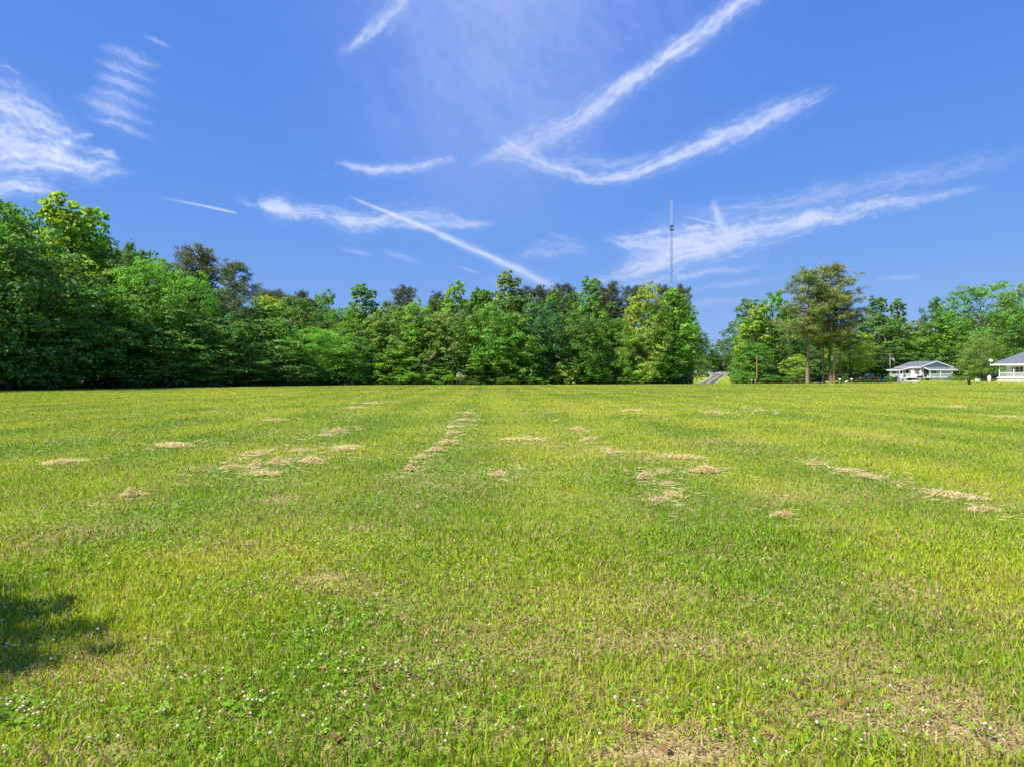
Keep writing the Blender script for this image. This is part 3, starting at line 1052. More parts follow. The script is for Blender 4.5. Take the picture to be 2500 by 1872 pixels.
W_L = 'trees of the left woodland edge'
W_C = 'trees of the centre woodland edge'
W_R = 'trees behind the road and houses on the right'
TREES = [
    # px, top, width, distance, kind, tint, label, group
    (-70, 470, 330, 78, 'oak', 'dark', 'big dark tree cut off by the left picture edge', W_L),
    (35, 500, 230, 88, 'oak', 'mid', 'rounded green tree just right of the left picture edge', W_L),
    (165, 480, 270, 101, 'tulip', 'lime', 'tallest bright lime-green tree with spiky top at far left', W_L),
    (225, 505, 170, 106, 'tulip', 'bright', 'right shoulder of the tall lime-green group at far left', W_L),
    (120, 610, 300, 86, 'oak', 'dark', 'dark leafy tree in front of the tall lime-green tree', W_L),
    (300, 588, 130, 100, 'oak', 'dark', 'dark narrow tree right of the tall lime-green tree', W_L),
    (370, 628, 210, 99, 'feather', 'fresh', 'soft light green tree left of the tall flat-topped pine', W_L),
    (250, 690, 240, 92, 'oak', 'mid', 'dark mid-height tree low in the left woodland edge', W_L),
    (484, 608, 125, 118, 'pine_flat', 'pinedark', 'flat-topped pine with open crown above the left woods', W_L),
    (455, 662, 160, 105, 'feather', 'fresh', 'light green tree below the flat-topped pine', W_L),
    (572, 640, 130, 114, 'pine', 'pinedark', 'dark rugged pine right of the flat-topped pine', W_L),
    (400, 750, 220, 98, 'oak', 'dark', 'low dark tree beneath the light green feathery trees at left', W_L),
    (545, 760, 190, 105, 'oak', 'dark', 'low dark tree beneath the rugged pine', W_L),
    (640, 716, 110, 142, 'tulip', 'lime', 'lime-green tree peeking out right of the rugged pine', W_L),
    (690, 728, 140, 138, 'oak', 'lime', 'lime-green rounded tree in the dip of the left skyline', W_L),
    (655, 712, 70, 165, 'pine_flat', 'pinedark', 'distant dark pine top nearest the rugged pine', W_L),
    (680, 716, 60, 168, 'pine_flat', 'pinedark', 'distant dark pine top in the dip of the left skyline', W_L),
    (735, 712, 80, 165, 'pine', 'pinedark', 'distant dark pine behind the skyline dip', W_L),
    (790, 712, 100, 150, 'oak', 'mid', 'green tree on the skyline left of the first tall centre tree', W_L),
    (650, 778, 210, 112, 'oak', 'mid', 'shaded green tree on the slope of the left woodland edge', W_L),
    (735, 800, 200, 115, 'feather', 'fresh', 'feathery light-topped tree where left and centre woods meet', W_L),
    (820, 806, 150, 118, 'feather', 'fresh', 'smaller feathery tree right of where the woods meet', W_L),
    (600, 850, 180, 106, 'oak', 'dark', 'lowest dark tree at the foot of the left woods', W_L),
    (700, 870, 170, 111, 'oak', 'dark', 'low dark tree at the foot of the feathery tree', W_L),
    (20, 760, 260, 80, 'oak', 'dark', 'nearest low dark tree at the far left', W_L),
    (180, 790, 240, 88, 'oak', 'dark', 'second low dark tree from the left edge', W_L),
    (330, 800, 220, 95, 'oak', 'dark', 'third low dark tree from the left edge', W_L),
    (470, 830, 200, 101, 'feather', 'mid', 'fourth low tree from the left edge, feathery', W_L),
    (888, 696, 140, 129, 'tulip', 'fresh', 'first tall tree of the centre woods from the left', W_C),
    (988, 704, 60, 156, 'pine_flat', 'pinedark', 'round-topped distant pine left of centre', W_C),
    (950, 745, 130, 124, 'oak', 'olive', 'olive-green tree right of the first tall centre tree', W_C),
    (1022, 738, 130, 125, 'oak', 'bright', 'bright tree below the round-topped distant pine', W_C),
    (1066, 717, 74, 152, 'pine', 'pinedark', 'dark pine just left of the pointed centre tree', W_C),
    (1110, 682, 105, 132, 'tulip', 'bright', 'pointed light green tree left of the tallest centre tree', W_C),
    (1090, 765, 150, 124, 'open', 'olive', 'olive-toned tree with a bare visible trunk at centre', W_C),
    (1170, 702, 100, 140, 'tulip', 'fresh', 'thin-topped tree between the two tallest centre trees', W_C),
    (1242, 664, 135, 134, 'tulip', 'olive', 'tallest tree in the middle of the centre woods', W_C),
    (1200, 748, 150, 125, 'open', 'fresh', 'leafy tree under the tallest centre tree, left side', W_C),
    (1260, 770, 140, 125, 'oak', 'fresh', 'leafy tree under the tallest centre tree, right side', W_C),
    (1305, 702, 84, 150, 'pine_flat', 'pinedark', 'dark pine top right of the tallest centre tree', W_C),
    (1346, 702, 66, 142, 'tulip', 'bright', 'small bright green cone-shaped treetop right of centre', W_C),
    (1320, 736, 130, 127, 'oak', 'blue', 'blue-green rounded tree right of centre', W_C),
    (1378, 698, 60, 158, 'pine_flat', 'pinedark', 'flat distant pine left of the second tallest tree', W_C),
    (1440, 674, 115, 135, 'tulip', 'fresh', 'second tallest tree of the centre woods', W_C),
    (1420, 765, 130, 128, 'oak', 'mid', 'mid-green tree under the second tallest tree', W_C),
    (1488, 695, 80, 156, 'pine_flat', 'pinedark', 'spreading distant pine right of the second tallest tree', W_C),
    (1500, 775, 105, 133, 'feather', 'fresh', 'soft feathery tree in the notch before the yellowish tree', W_C),
    (1550, 702, 66, 160, 'pine_flat', 'pinedark', 'distant pine left of the yellowish tree top', W_C),
    (1578, 693, 120, 137, 'oak', 'yellow', 'yellowish-green tree near the right end of the centre woods', W_C),
    (1560, 800, 120, 133, 'oak', 'yellow', 'lower yellowish tree below the tall yellowish one', W_C),
    (1618, 699, 36, 160, 'pine_flat', 'pinedark', 'tiny distant pine top left of the radio mast', W_C),
    (1657, 703, 62, 158, 'pine_flat', 'pinedark', 'distant pine top right of the radio mast foot', W_C),
    (1645, 707, 130, 141, 'tulip', 'bright', 'bright green tall tree below the radio mast', W_C),
    (1676, 740, 70, 148, 'open', 'fresh', 'sparse leaning tree at the right end of the centre woods', W_C),
    (1615, 800, 130, 137, 'oak', 'fresh', 'full green tree under the radio mast', W_C),
    (1648, 800, 80, 150, 'oak', 'dark', 'dark low tree closing the right end of the centre woods', W_C),
    (1668, 862, 46, 152, 'oak', 'dark', 'lowest dark tree overhanging the verge left of the road', W_C),
    (870, 820, 140, 121, 'oak', 'mid', 'shaded tree at the foot of the first tall centre tree', W_C),
    (960, 850, 120, 121, 'oak', 'bright', 'low bright tree at the wood foot left of centre', W_C),
    (1030, 860, 110, 122, 'oak', 'mid', 'low tree right of the leaning dead trunk', W_C),
    (1140, 850, 130, 123, 'open', 'bright', 'low open tree at the wood foot near the centre', W_C),
    (1330, 840, 120, 127, 'oak', 'mid', 'low shaded tree below the blue-green tree', W_C),
    (1240, 855, 110, 125, 'column', 'bright', 'vine-hung low tree below the tallest tree', W_C),
    (1455, 812, 70, 130, 'column', 'bright', 'narrow column of vines right of centre', W_C),
    # gap beyond the road
    (1722, 828, 64, 385, 'oak', 'mid', 'distant round tree over the road, left one', W_R),
    (1765, 826, 60, 392, 'oak', 'olive', 'distant tree over the road, right one', W_R),
    (1688, 845, 70, 362, 'oak', 'mid', 'distant tree half hidden by the centre woods', W_R),
    (1742, 860, 50, 385, 'oak', 'fresh', 'distant low tree directly over the road crest', W_R),
    (1713, 876, 34, 310, 'bush', 'olive', 'small drooping tree beside the white lamp pole', W_R),
    (1778, 866, 50, 385, 'oak', 'dark', 'dark distant tree right of the road crest', W_R),
    # right wood
    (1806, 775, 84, 222, 'open', 'dark', 'dark tree hanging over the right side of the road', W_R),
    (1836, 727, 104, 210, 'oak', 'mid', 'tall dark green tree right of the road gap', W_R),
    (1848, 738, 105, 202, 'tulip', 'lime', 'yellow-green tree behind the left utility pole', W_R),
    (1885, 710, 100, 212, 'oak', 'bright', 'bright tree left of the two tall pines', W_R),
    (1845, 835, 100, 196, 'oak', 'fresh', 'low leafy tree just behind the left utility pole', W_R),
    (1818, 850, 50, 205, 'column', 'mid', 'vine-covered low tree right of the yellow road sign', W_R),
    (1905, 800, 120, 200, 'oak', 'dark', 'dark tree filling the gap left of the first pine trunk', W_R),
    (1945, 866, 70, 182, 'open', 'lime', 'small lime-green tree left of the first pine trunk', W_R),
    (1972, 658, 150, 165, 'pine', 'pinelight', 'left of the two tall roadside pines, long bare trunk', W_R),
    (2029, 648, 165, 165, 'pine', 'pinelight', 'taller right one of the two roadside pines, vine on trunk', W_R),
    (2011, 705, 100, 172, 'pine', 'pine', 'thinner pine standing between the two tall pines', W_R),
    (2051, 715, 100, 171, 'pine', 'pine', 'short pine right of the tallest pine', W_R),
    (2080, 812, 120, 180, 'open', 'lime', 'lime-green tree over the parked black truck', W_R),
    (2000, 840, 120, 200, 'oak', 'dark', 'dark tree behind the pine trunks', W_R),
    (2140, 722, 100, 220, 'tulip', 'mid', 'thin-topped tree right of the tall pines', W_R),
    (2190, 731, 80, 228, 'tulip', 'mid', 'second thin-topped tree right of the tall pines', W_R),
    (2155, 765, 140, 214, 'oak', 'mid', 'rounded dark tree behind the flagpole', W_R),
    (2220, 788, 120, 218, 'oak', 'olive', 'lower tree on the skyline above the white house', W_R),
    (2246, 772, 34, 232, 'tulip', 'olive', 'single thin treetop in the low skyline above the house', W_R),
    (2282, 728, 76, 218, 'oak', 'mid', 'small dark crown left of the big spreading tree', W_R),
    (2245, 830, 120, 208, 'oak', 'fresh', 'leafy tree directly behind the white house roof', W_R),
    (2310, 775, 140, 206, 'oak', 'fresh', 'leafy tree between the white house and the big spreading tree', W_R),
    (2400, 690, 215, 208, 'big', 'fresh', 'big spreading tree, highest on the right skyline', W_R),
    (2485, 698, 110, 218, 'open', 'olive', 'olive tree at the right picture edge', W_R),
    (2402, 814, 100, 156, 'feather', 'olive', 'low weeping tree between the two houses', W_R),
    (2480, 790, 120, 196, 'oak', 'mid', 'tree behind the grey roof at the right edge', W_R),
    (2160, 840, 130, 206, 'oak', 'dark', 'dark understorey tree left of the white house', W_R),
    (2105, 830, 120, 204, 'oak', 'dark', 'dark understorey tree behind the parked black truck', W_R),
    (2060, 835, 120, 200, 'oak', 'dark', 'dark understorey tree behind the rightmost pine', W_R),
    (2345, 850, 120, 200, 'oak', 'dark', 'dark understorey tree right of the white house', W_R),
]
for a in TREES:
    plant_px(*a)

BUSHES = [
    (1375, 880, 70, 125.5, 'lime', 'yellow-green bush at the left of the roadside thicket'),
    (1420, 862, 80, 128, 'bright', 'tall bright bush beside the yellow-green bush'),
    (1460, 895, 70, 127, 'bright', 'bush at the foot of the vine column'),
    (1500, 880, 80, 129, 'fresh', 'round green bush right of the vine column'),
    (1545, 903, 90, 130, 'bright', 'wide low bush in the middle of the thicket'),
    (1605, 885, 80, 134, 'bright', 'bright bush under the full green tree'),
    (1640, 900, 70, 139, 'mid', 'shaded bush near the right end of the thicket'),
    (1075, 903, 80, 120.5, 'bright', 'bright low bush at the wood foot by the bare trunk'),
    (1000, 905, 70, 119.5, 'bright', 'low bush left of the bare trunk bush'),
    (910, 915, 70, 118, 'fresh', 'small green bush where left and centre woods meet'),
    (1170, 915, 80, 121, 'mid', 'shaded bush at the middle of the wood foot'),
    (1250, 912, 80, 122, 'mid', 'shaded bush below the tallest centre tree'),
    (1310, 908, 80, 123, 'fresh', 'green bush left of the yellow-green bush'),
    (780, 912, 90, 114.5, 'mid', 'bush at the foot of the feathery tree'),
    (480, 905, 110, 101, 'mid', 'shaded bush in the left wood foot'),
    (620, 912, 100, 107, 'mid', 'shaded bush right of it along the left wood foot'),
    (300, 905, 110, 93, 'mid', 'dark bush low in the left wood foot'),
    (100, 905, 140, 84, 'mid', 'dark bush near the left picture edge'),
    (1800, 903, 34, 197, 'fresh', 'bush right of the yellow road sign'),
    (1815, 908, 60, 192, 'fresh', 'ivy-clad bush left of the left utility pole'),
    (1880, 915, 70, 191, 'mid', 'low bush right of the left utility pole'),
    (1930, 918, 60, 189, 'mid', 'low bush left of the first pine trunk'),
    (2065, 918, 18, 163, 'fresh', 'small shrub behind the brick mailbox'),
    (2344, 918, 34, 170, 'olive', 'sprawling shrub right of the white house porch'),
]
for px, top, wpx, d, tn, lab in BUSHES:
    plant_px(px, top, wpx, d, 'bush', tn, lab, 'bushes along the field edge')

# ranks of the woods behind the first trees
SKY = [(-300, 480), (0, 540), (100, 500), (230, 540), (300, 600), (420, 650), (560, 680), (620, 720), (850, 740), (1000, 745), (1100, 715), (1240, 705), (1330, 715), (1440, 710), (1520, 745), (1600, 715), (1690, 760),
       (1712, 800), (1713, 870), (1755, 870), (1770, 800), (1820, 750), (1900, 735), (1990, 760), (2060, 770), (2150, 755), (2230, 800), (2280, 760), (2400, 720), (2550, 730), (2900, 730)]
rr = random.Random(33)
RANK = ('first', 'second', 'third', 'fourth')
_used = set()


def behind(px_, row_, group_, word):
    best_ = sorted((abs(a_[0] - px_), a_[0], a_[6]) for a_ in TREES if a_[7] == group_)
    for _, _, lab_ in best_:
        if (row_, lab_) not in _used:
            _used.add((row_, lab_))
            txt = '%s-rank %s behind the %s' % (RANK[row_], word, lab_)
            return ' '.join(txt.split()[:16])
    return '%s-rank %s in the woods' % (RANK[row_], word)


for row, off in enumerate((9, 20, 34, 50)):
    px = -420
    while px < 1670:
        d = edge_d(px) + off + rr.uniform(-3, 3)
        y0 = np.interp(px, [s[0] for s in SKY], [s[1] for s in SKY]) + rr.uniform(-6, 40) + (12 if row == 0 else 0)
        kind = rr.choice(['oak', 'oak', 'tulip', 'feather', 'pine' if row > 1 else 'oak'])
        tn = 'pinedark' if kind == 'pine' else rr.choice(['dark', 'mid', 'fresh', 'mid'])
        side = 'left' if px < 820 else 'centre'
        lab = behind(px, row, W_L if side == 'left' else W_C, 'dark pine' if kind == 'pine' else 'tree')
        plant_px(px, float(y0), rr.uniform(10, 13) * F / d, d, kind, tn, lab, 'inner trees of the %s woods' % side)
        px += rr.uniform(7.5, 10.5) * F / d
for row, off in enumerate((0, 14, 30)):
    px = 1836
    while px < 2700:
        d = 228 + off + rr.uniform(-3, 3)
        y0 = np.interp(px, [s[0] for s in SKY], [s[1] for s in SKY]) + rr.uniform(10, 50)
        kind = rr.choice(['oak', 'oak', 'tulip'])
        plant_px(px, float(y0), rr.uniform(11, 14) * F / d, d, kind, rr.choice(['dark', 'mid', 'fresh']), behind(px, row, W_R, 'tree'), 'inner trees of the right woods')
        px += rr.uniform(9, 12) * F / d
for k_, (px, d) in enumerate(((1660, 405), (1690, 410), (1715, 412), (1745, 416), (1775, 420), (1800, 405), (1830, 400), (1640, 400))):
    plant_px(px, 850 + rr.uniform(-8, 20), 50, d, 'oak', 'mid', 'far tree beyond the road crest, %s from the left of its row' % ('second', 'third', 'fourth', 'fifth', 'sixth', 'seventh', 'rightmost', 'leftmost')[k_], 'far trees beyond the road')

# tree outside the picture on the left whose shadow reaches into the near grass
plant(-8.5, 1.9, 7.8, 4.5, 'open', 'mid', 'tree out of view at left that shades the near grass', var=0)

# weeds along the foot of the woods
r_ = np.random.default_rng(71)
n = 9000
px = r_.random(n) * 2150 - 300
px = px[px < 1690]
n = len(px)
d = np.array([edge_d(p) for p in px]) - 2.2 + r_.random(n) * 3.5
x = (px - 1250) / F * d
z = ground(x, d)
h = (0.25 + 0.75 * r_.random(n)) * (0.4 + 1.2 * fbm(x * 0.25, d * 0.25, 14))
az = r_.random(n) * 6.28
wv3 = np.stack([np.cos(az), np.sin(az), np.zeros(n)], -1) * (0.05 + 0.06 * r_.random((n, 1)))
b0 = np.stack([x, d, z], -1)
tp = b0 + np.stack([r_.normal(0, .2, n), r_.normal(0, .2, n), h], -1)
V_ = np.stack([b0 - wv3, b0 + wv3, tp], 1).reshape(-1, 3)
dry = (fbm(x * 0.12, d * 0.12, 15) > 0.60)[:, None] & (r_.random((n, 1)) < 0.6)
col = np.where(dry, STRAW * 0.55, np.array([0.06, 0.12, 0.02])) * (0.6 + 0.8 * r_.random((n, 1)))
g = link('weeds', np_mesh('weeds', V_, [np.arange(n * 3).reshape(-1, 3)], M['grass'], np.repeat(col, 3, 0)))
tag(g, 'rough tall weeds along the foot of the woods', 'weeds', None, 'stuff')


# ------------------------------------------------------------------ builder for man-made things
class MB:
    def __init__(self):
        self.v = []
        self.f = []

    def add(self, vs, fs):
        o = len(self.v)
        self.v += [tuple(map(float, p)) for p in vs]
        self.f += [tuple(i + o for i in f) for f in fs]
        return self

    def box(self, x0, x1, y0, y1, z0, z1):
        vs = [(x0, y0, z0), (x1, y0, z0), (x1, y1, z0), (x0, y1, z0), (x0, y0, z1), (x1, y0, z1), (x1, y1, z1), (x0, y1, z1)]
        return self.add(vs, [(0, 3, 2, 1), (4, 5, 6, 7), (0, 1, 5, 4), (1, 2, 6, 5), (2, 3, 7, 6), (3, 0, 4, 7)])

    def slab(self, quad, th):
        """four points of a sloped sheet, thickened downwards"""
        q_ = [Vector(p) for p in quad]
        lo = [p - Vector((0, 0, th)) for p in q_]
        return self.add(q_ + lo, [(0, 1, 2, 3), (7, 6, 5, 4), (0, 4, 5, 1), (1, 5, 6, 2), (2, 6, 7, 3), (3, 7, 4, 0)])

    def prism_y(self, poly, y0, y1):
        """polygon in x,z extruded along y"""
        n_ = len(poly)
        vs = [(x_, y0, z_) for x_, z_ in poly] + [(x_, y1, z_) for x_, z_ in poly]
        fs = [tuple(range(n_)), tuple(range(2 * n_ - 1, n_ - 1, -1))]
        fs += [(i, i + n_, (i + 1) % n_ + n_, (i + 1) % n_) for i in range(n_)]
        return self.add(vs, fs)

    def tube(self, pts, rads, n_=8, cap=True):
        v_, f_ = tube(pts, rads, n_)
        o = len(self.v)
        self.v += [tuple(p) for p in v_]
        self.f += [tuple(int(i) + o for i in q_) for q_ in f_]
        if cap:
            self.f.append(tuple(o + i for i in range(n_))[::-1])
            self.f.append(tuple(o + len(v_) - n_ + i for i in range(n_)))
        return self

    def lathe(self, prof, c=(0, 0, 0), n_=12):
        pts = [(c[0], c[1], c[2] + z_) for r0, z_ in prof]
        vs, fs = [], []
        for (r0, z_) in prof:
            for k_ in range(n_):
                a_ = 2 * math.pi * k_ / n_
                vs.append((c[0] + r0 * math.cos(a_), c[1] + r0 * math.sin(a_), c[2] + z_))
        for i in range(len(prof) - 1):
            for k_ in range(n_):
                fs.append((i * n_ + k_, i * n_ + (k_ + 1) % n_, (i + 1) * n_ + (k_ + 1) % n_, (i + 1) * n_ + k_))
        fs.append(tuple(range(n_))[::-1])
        fs.append(tuple((len(prof) - 1) * n_ + k_ for k_ in range(n_)))
        return self.add(vs, fs)

    def build(self, name, material, parent=None, bevel=0.0, smooth=False, label=None):
        me_ = bpy.data.meshes.new(name)
        me_.from_pydata(self.v, [], self.f)
        bm = bmesh.new()
        bm.from_mesh(me_)
        bmesh.ops.recalc_face_normals(bm, faces=bm.faces)
        if bevel:
            ed = [e for e in bm.edges if len(e.link_faces) == 2 and e.calc_face_angle(0) > 0.5]
            bmesh.ops.bevel(bm, geom=ed, offset=bevel, segments=2, affect='EDGES', profile=0.7)
        bm.to_mesh(me_)
        bm.free()
        if smooth:
            for p in me_.polygons:
                p.use_smooth = True
        me_.materials.append(M[material])
        o = link(name, me_, parent)
        if label:
            o['label'] = label
        return o


def part(name, material, parent, *boxes, bevel=0.0):
    m_ = MB()
    for b_ in boxes:
        m_.box(*b_)
    return m_.build(name, material, parent, bevel)


# ------------------------------------------------------------------ road
def road_pts(step=2.5):
    P_ = np.array(ROAD)
    seg = np.concatenate([[0], np.cumsum(np.hypot(*np.diff(P_[:, :2], axis=0).T))])
    s_ = np.arange(0, seg[-1], step)
    # smooth curve through the control points
    x_ = np.interp(s_, seg, P_[:, 0])
    y_ = np.interp(s_, seg, P_[:, 1])
    k_ = np.ones(9) / 9
    pad = lambda a: np.convolve(np.pad(a, 4, mode='edge'), k_, 'valid')
    x_, y_ = pad(x_), pad(y_)
    return x_, y_


rx_, ry_ = road_pts()
tx = np.gradient(rx_)
ty = np.gradient(ry_)
ln_ = np.hypot(tx, ty)
nx_, ny_ = ty / ln_, -tx / ln_
zc = np.max([ground(rx_ + nx_ * o_, ry_ + ny_ * o_) for o_ in (-2.8, 0, 2.8)], axis=0) + 0.06


def ribbon(name, o0, o1, lift, material, parent=None, th=0.25):
    L_ = np.stack([rx_ + nx_ * o0, ry_ + ny_ * o0, zc + lift], -1)
    R_ = np.stack([rx_ + nx_ * o1, ry_ + ny_ * o1, zc + lift], -1)
    n_ = len(L_)
    V_ = np.concatenate([L_, R_, L_ - [0, 0, th], R_ - [0, 0, th]])
    i = np.arange(n_ - 1)
    F_ = np.concatenate([np.stack([i, i + n_, i + n_ + 1, i + 1], -1), np.stack([i, i + 1, i + 1 + 2 * n_, i + 2 * n_], -1), np.stack([i + n_, i + 3 * n_, i + 3 * n_ + 1, i + n_ + 1], -1)])
    return link(name, np_mesh(name, V_, [F_], M[material]), parent)


road = ribbon('road', -2.75, 2.75, 0.0, 'asphalt')
tag(road, 'grey asphalt road climbing away between the trees', None, None, 'structure')
ribbon('edge_line', -2.62, -2.40, 0.008, 'roadwhite', road, 0.006)
ribbon('edge_line', 2.40, 2.62, 0.008, 'roadwhite', road, 0.006)
ribbon('centre_line', -0.26, -0.08, 0.008, 'roadyellow', road, 0.006)
ribbon('centre_line', 0.08, 0.26, 0.008, 'roadyellow', road, 0.006)


def ground_patch(name, pts, material, label, lift=0.05):
    """flat slab on the ground from world x,y corner points, finely cut so it follows the ground"""
    p = np.array(pts, float)
    m_, n_ = 14, 8
    u_ = np.linspace(0, 1, m_)[:, None, None]
    v2 = np.linspace(0, 1, n_)[None, :, None]
    g_ = p[0] * (1 - u_) * (1 - v2) + p[1] * u_ * (1 - v2) + p[2] * u_ * v2 + p[3] * (1 - u_) * v2
    z_ = ground(g_[..., 0], g_[..., 1]) + lift
    V_ = np.concatenate([g_, z_[..., None]], -1).reshape(-1, 3)
    id_ = np.arange(m_ * n_).reshape(m_, n_)
    F_ = np.stack([id_[:-1, :-1], id_[1:, :-1], id_[1:, 1:], id_[:-1, 1:]], -1).reshape(-1, 4)
    o = link(name, np_mesh(name, V_, [F_], M[material]))
    return tag(o, label, None, None, 'structure')


ground_patch('driveway', [(wx(2128, 150), 150), (wx(2222, 153), 153), (wx(2248, 170), 170), (wx(2185, 172), 172)], 'concrete', 'pale concrete driveway in front of the white house', 0.09)
ground_patch('side_drive', [(wx(1706, 318), 318), (wx(1731, 318), 318), (wx(1731, 323), 323), (wx(1706, 323), 323)], 'concrete', 'pale side drive left of the far road', 0.06)

# ------------------------------------------------------------------ white house with the porch
GZ1 = 0.15
h1 = empty('white_house', (107.0, 180.0, GZ1), 0, 'low white house with dark grey gable roof and front porch', 'house')
hx = lambda x: x - 107.0
EA, AP = 3.55, 4.98         # eave and apex above ground
part('wall', 'siding', h1, (-3.7, 3.7, 0.0, 11.2, 0.55, EA))
part('foundation', 'stone', h1, (-3.66, 3.66, 0.04, 11.16, -0.4, 0.55))
gb = MB().prism_y([(-3.72, EA), (3.72, EA), (0, AP - 0.12)], -0.03, 11.1).build('gable', 'gable_blue', h1)  # gable triangle coloured blue-grey, the wall below it white
roof = MB()
roof.slab([(-4.1, -0.45, EA - 0.08), (0, -0.45, AP), (0, 11.6, AP), (-4.1, 11.6, EA - 0.08)], 0.14)
roof.slab([(0, -0.45, AP), (4.3, -0.45, EA - 0.14), (4.3, 11.6, EA - 0.14), (0, 11.6, AP)], 0.14)
rf = roof.build('roof', 'shingle', h1)
fb = MB()
fb.slab([(-4.14, -0.50, EA - 0.06), (0, -0.50, AP + 0.02), (0, -0.46, AP + 0.02), (-4.14, -0.46, EA - 0.06)], 0.24)
fb.slab([(0, -0.50, AP + 0.02), (4.34, -0.50, EA - 0.12), (4.34, -0.46, EA - 0.12), (0, -0.46, AP + 0.02)], 0.24)
fb.build('rake_board', 'white', rf)
part('eave_board', 'white', rf, (-4.16, -4.11, -0.45, 11.6, EA - 0.30, EA - 0.05))
part('eave_board', 'white', rf, (4.31, 4.36, -0.45, 11.6, EA - 0.36, EA - 0.11))
MB().lathe([(0.06, 0), (0.06, 0.5), (0.09, 0.5), (0.09, 0.55)], (-1.2, 5.0, AP - 0.42), 8).build('vent_pipe', 'steel', rf)
part('gable_vent', 'grey_siding', h1, (-0.22, 0.22, -0.06, -0.035, AP - 0.75, AP - 0.38))
# front porch
pr_ = MB()
pr_.slab([(-3.1, -2.35, EA - 0.72), (4.2, -2.35, EA - 0.72), (4.2, -0.04, EA - 0.05), (-3.1, -0.04, EA - 0.05)], 0.12)
prf = pr_.build('porch_roof', 'shingle', h1)
part('porch_fascia', 'white', prf, (-3.12, 4.22, -2.40, -2.352, EA - 1.00, EA - 0.70))
MB().slab([(-3.16, -2.36, EA - 0.70), (-3.11, -2.36, EA - 0.70), (-3.11, -0.04, EA - 0.03), (-3.16, -0.04, EA - 0.03)], 0.2).build('porch_rake', 'white', prf)
part('porch_floor', 'white', h1, (-2.9, 3.3, -2.3, -0.02, 0.72, 0.86))
part('porch_skirt', 'stone', h1, (-2.85, 3.2, -2.22, -2.1, -0.4, 0.71))
for px_ in (-2.72, -0.10, 2.75):
    part('porch_post', 'white', h1, (px_ - 0.08, px_ + 0.08, -2.28, -2.12, 0.86, EA - 0.86))


def railing(parent, a, b_, z0, z1, step=0.16):
    """rails between plan points a and b, with each baluster joined into one infill"""
    a, b_ = Vector((a[0], a[1], 0)), Vector((b_[0], b_[1], 0))
    up_ = Vector((0, 0, 1))
    m_ = MB()
    for zz, r0 in ((z1, 0.045), (z0 + 0.1, 0.035)):
        m_.tube([a + up_ * zz, b_ + up_ * zz], [r0, r0], 4)
    r = m_.build('railing', 'white', parent)
    L_ = (b_ - a).length
    n_ = max(2, int(L_ / step))
    bl = MB()
    for i in range(n_ + 1):
        p = a + (b_ - a) * (i / n_)
        bl.box(p.x - 0.018, p.x + 0.018, p.y - 0.018, p.y + 0.018, z0 + 0.06, z1)
    q_ = bl.build('balusters', 'white', r)
    q_['kind'] = 'stuff'
    return r


railing(h1, (-2.6, -2.2), (-0.2, -2.2), 0.86, 1.75)
railing(h1, (0.0, -2.2), (2.65, -2.2), 0.86, 1.75)
railing(h1, (2.75, -2.1), (2.75, -0.1), 0.86, 1.75)


def window_front(parent, x0, x1, z0, z1, y_, shutters=True):
    wn_ = part('window', 'pane', parent, (x0, x1, y_ - 0.03, y_ + 0.02, z0, z1))
    fr_ = MB()
    t_ = 0.06
    for b_ in ((x0 - t_, x0, z0 - t_, z1 + t_), (x1, x1 + t_, z0 - t_, z1 + t_), (x0, x1, z1, z1 + t_), (x0, x1, z0 - t_, z0), (x0, x1, (z0 + z1) / 2 - 0.02, (z0 + z1) / 2 + 0.02)):
        fr_.box(b_[0], b_[1], y_ - 0.06, y_ + 0.01, b_[2], b_[3])
    fr_.build('window_frame', 'white', wn_)
    if shutters:
        part('shutter', 'maroon', parent, (x0 - 0.48, x0 - 0.09, y_ - 0.05, y_ - 0.005, z0 - 0.05, z1 + 0.05))
        part('shutter', 'maroon', parent, (x1 + 0.09, x1 + 0.48, y_ - 0.05, y_ - 0.005, z0 - 0.05, z1 + 0.05))
    return wn_


window_front(h1, -1.7, -0.4, 1.6, 2.75, 0.0)
dr = part('door', 'darkdoor', h1, (-3.0, -2.2, -0.06, 0.0, 0.87, 2.85))
MB().lathe([(0.03, 0), (0.04, 0.04), (0.03, 0.08)], (-2.3, -0.09, 1.8), 8).build('handle', 'steel', dr)
part('corner_board', 'white', h1, (-3.76, -3.58, -0.05, 0.12, 0.55, EA - 0.05))
part('corner_board', 'white', h1, (3.58, 3.76, -0.05, 0.12, 0.55, EA - 0.05))
part('downpipe', 'grey_siding', h1, (-3.45, -3.35, -0.14, -0.055, 0.2, EA - 0.1))
# side porch on the left, towards the driveway
part('side_deck', 'white', h1, (-6.0, -3.72, 1.6, 10.6, 0.66, 0.80))
sr = MB()
sr.slab([(-6.4, 4.2, EA - 0.75), (-4.16, 4.2, EA - 0.16), (-4.16, 11.3, EA - 0.16), (-6.4, 11.3, EA - 0.75)], 0.12)
srf = sr.build('side_porch_roof', 'shingle', h1)
part('side_fascia', 'white', srf, (-6.45, -6.402, 4.2, 11.3, EA - 1.0, EA - 0.72))
MB().slab([(-6.42, 4.14, EA - 0.73), (-4.14, 4.14, EA - 0.13), (-4.14, 4.19, EA - 0.13), (-6.42, 4.19, EA - 0.73)], 0.25).build('side_rake', 'white', srf)
for y_ in (4.4, 7.4, 10.5):
    part('porch_post', 'white', h1, (-5.98, -5.84, y_ - 0.07, y_ + 0.07, 0.80, EA - 0.80))
railing(h1, (-5.9, 4.5), (-5.9, 10.4), 0.80, 1.72)
railing(h1, (-5.9, 1.7), (-3.8, 1.7), 0.80, 1.72)
railing(h1, (-5.9, 1.8), (-5.9, 3.0), 0.80, 1.72)
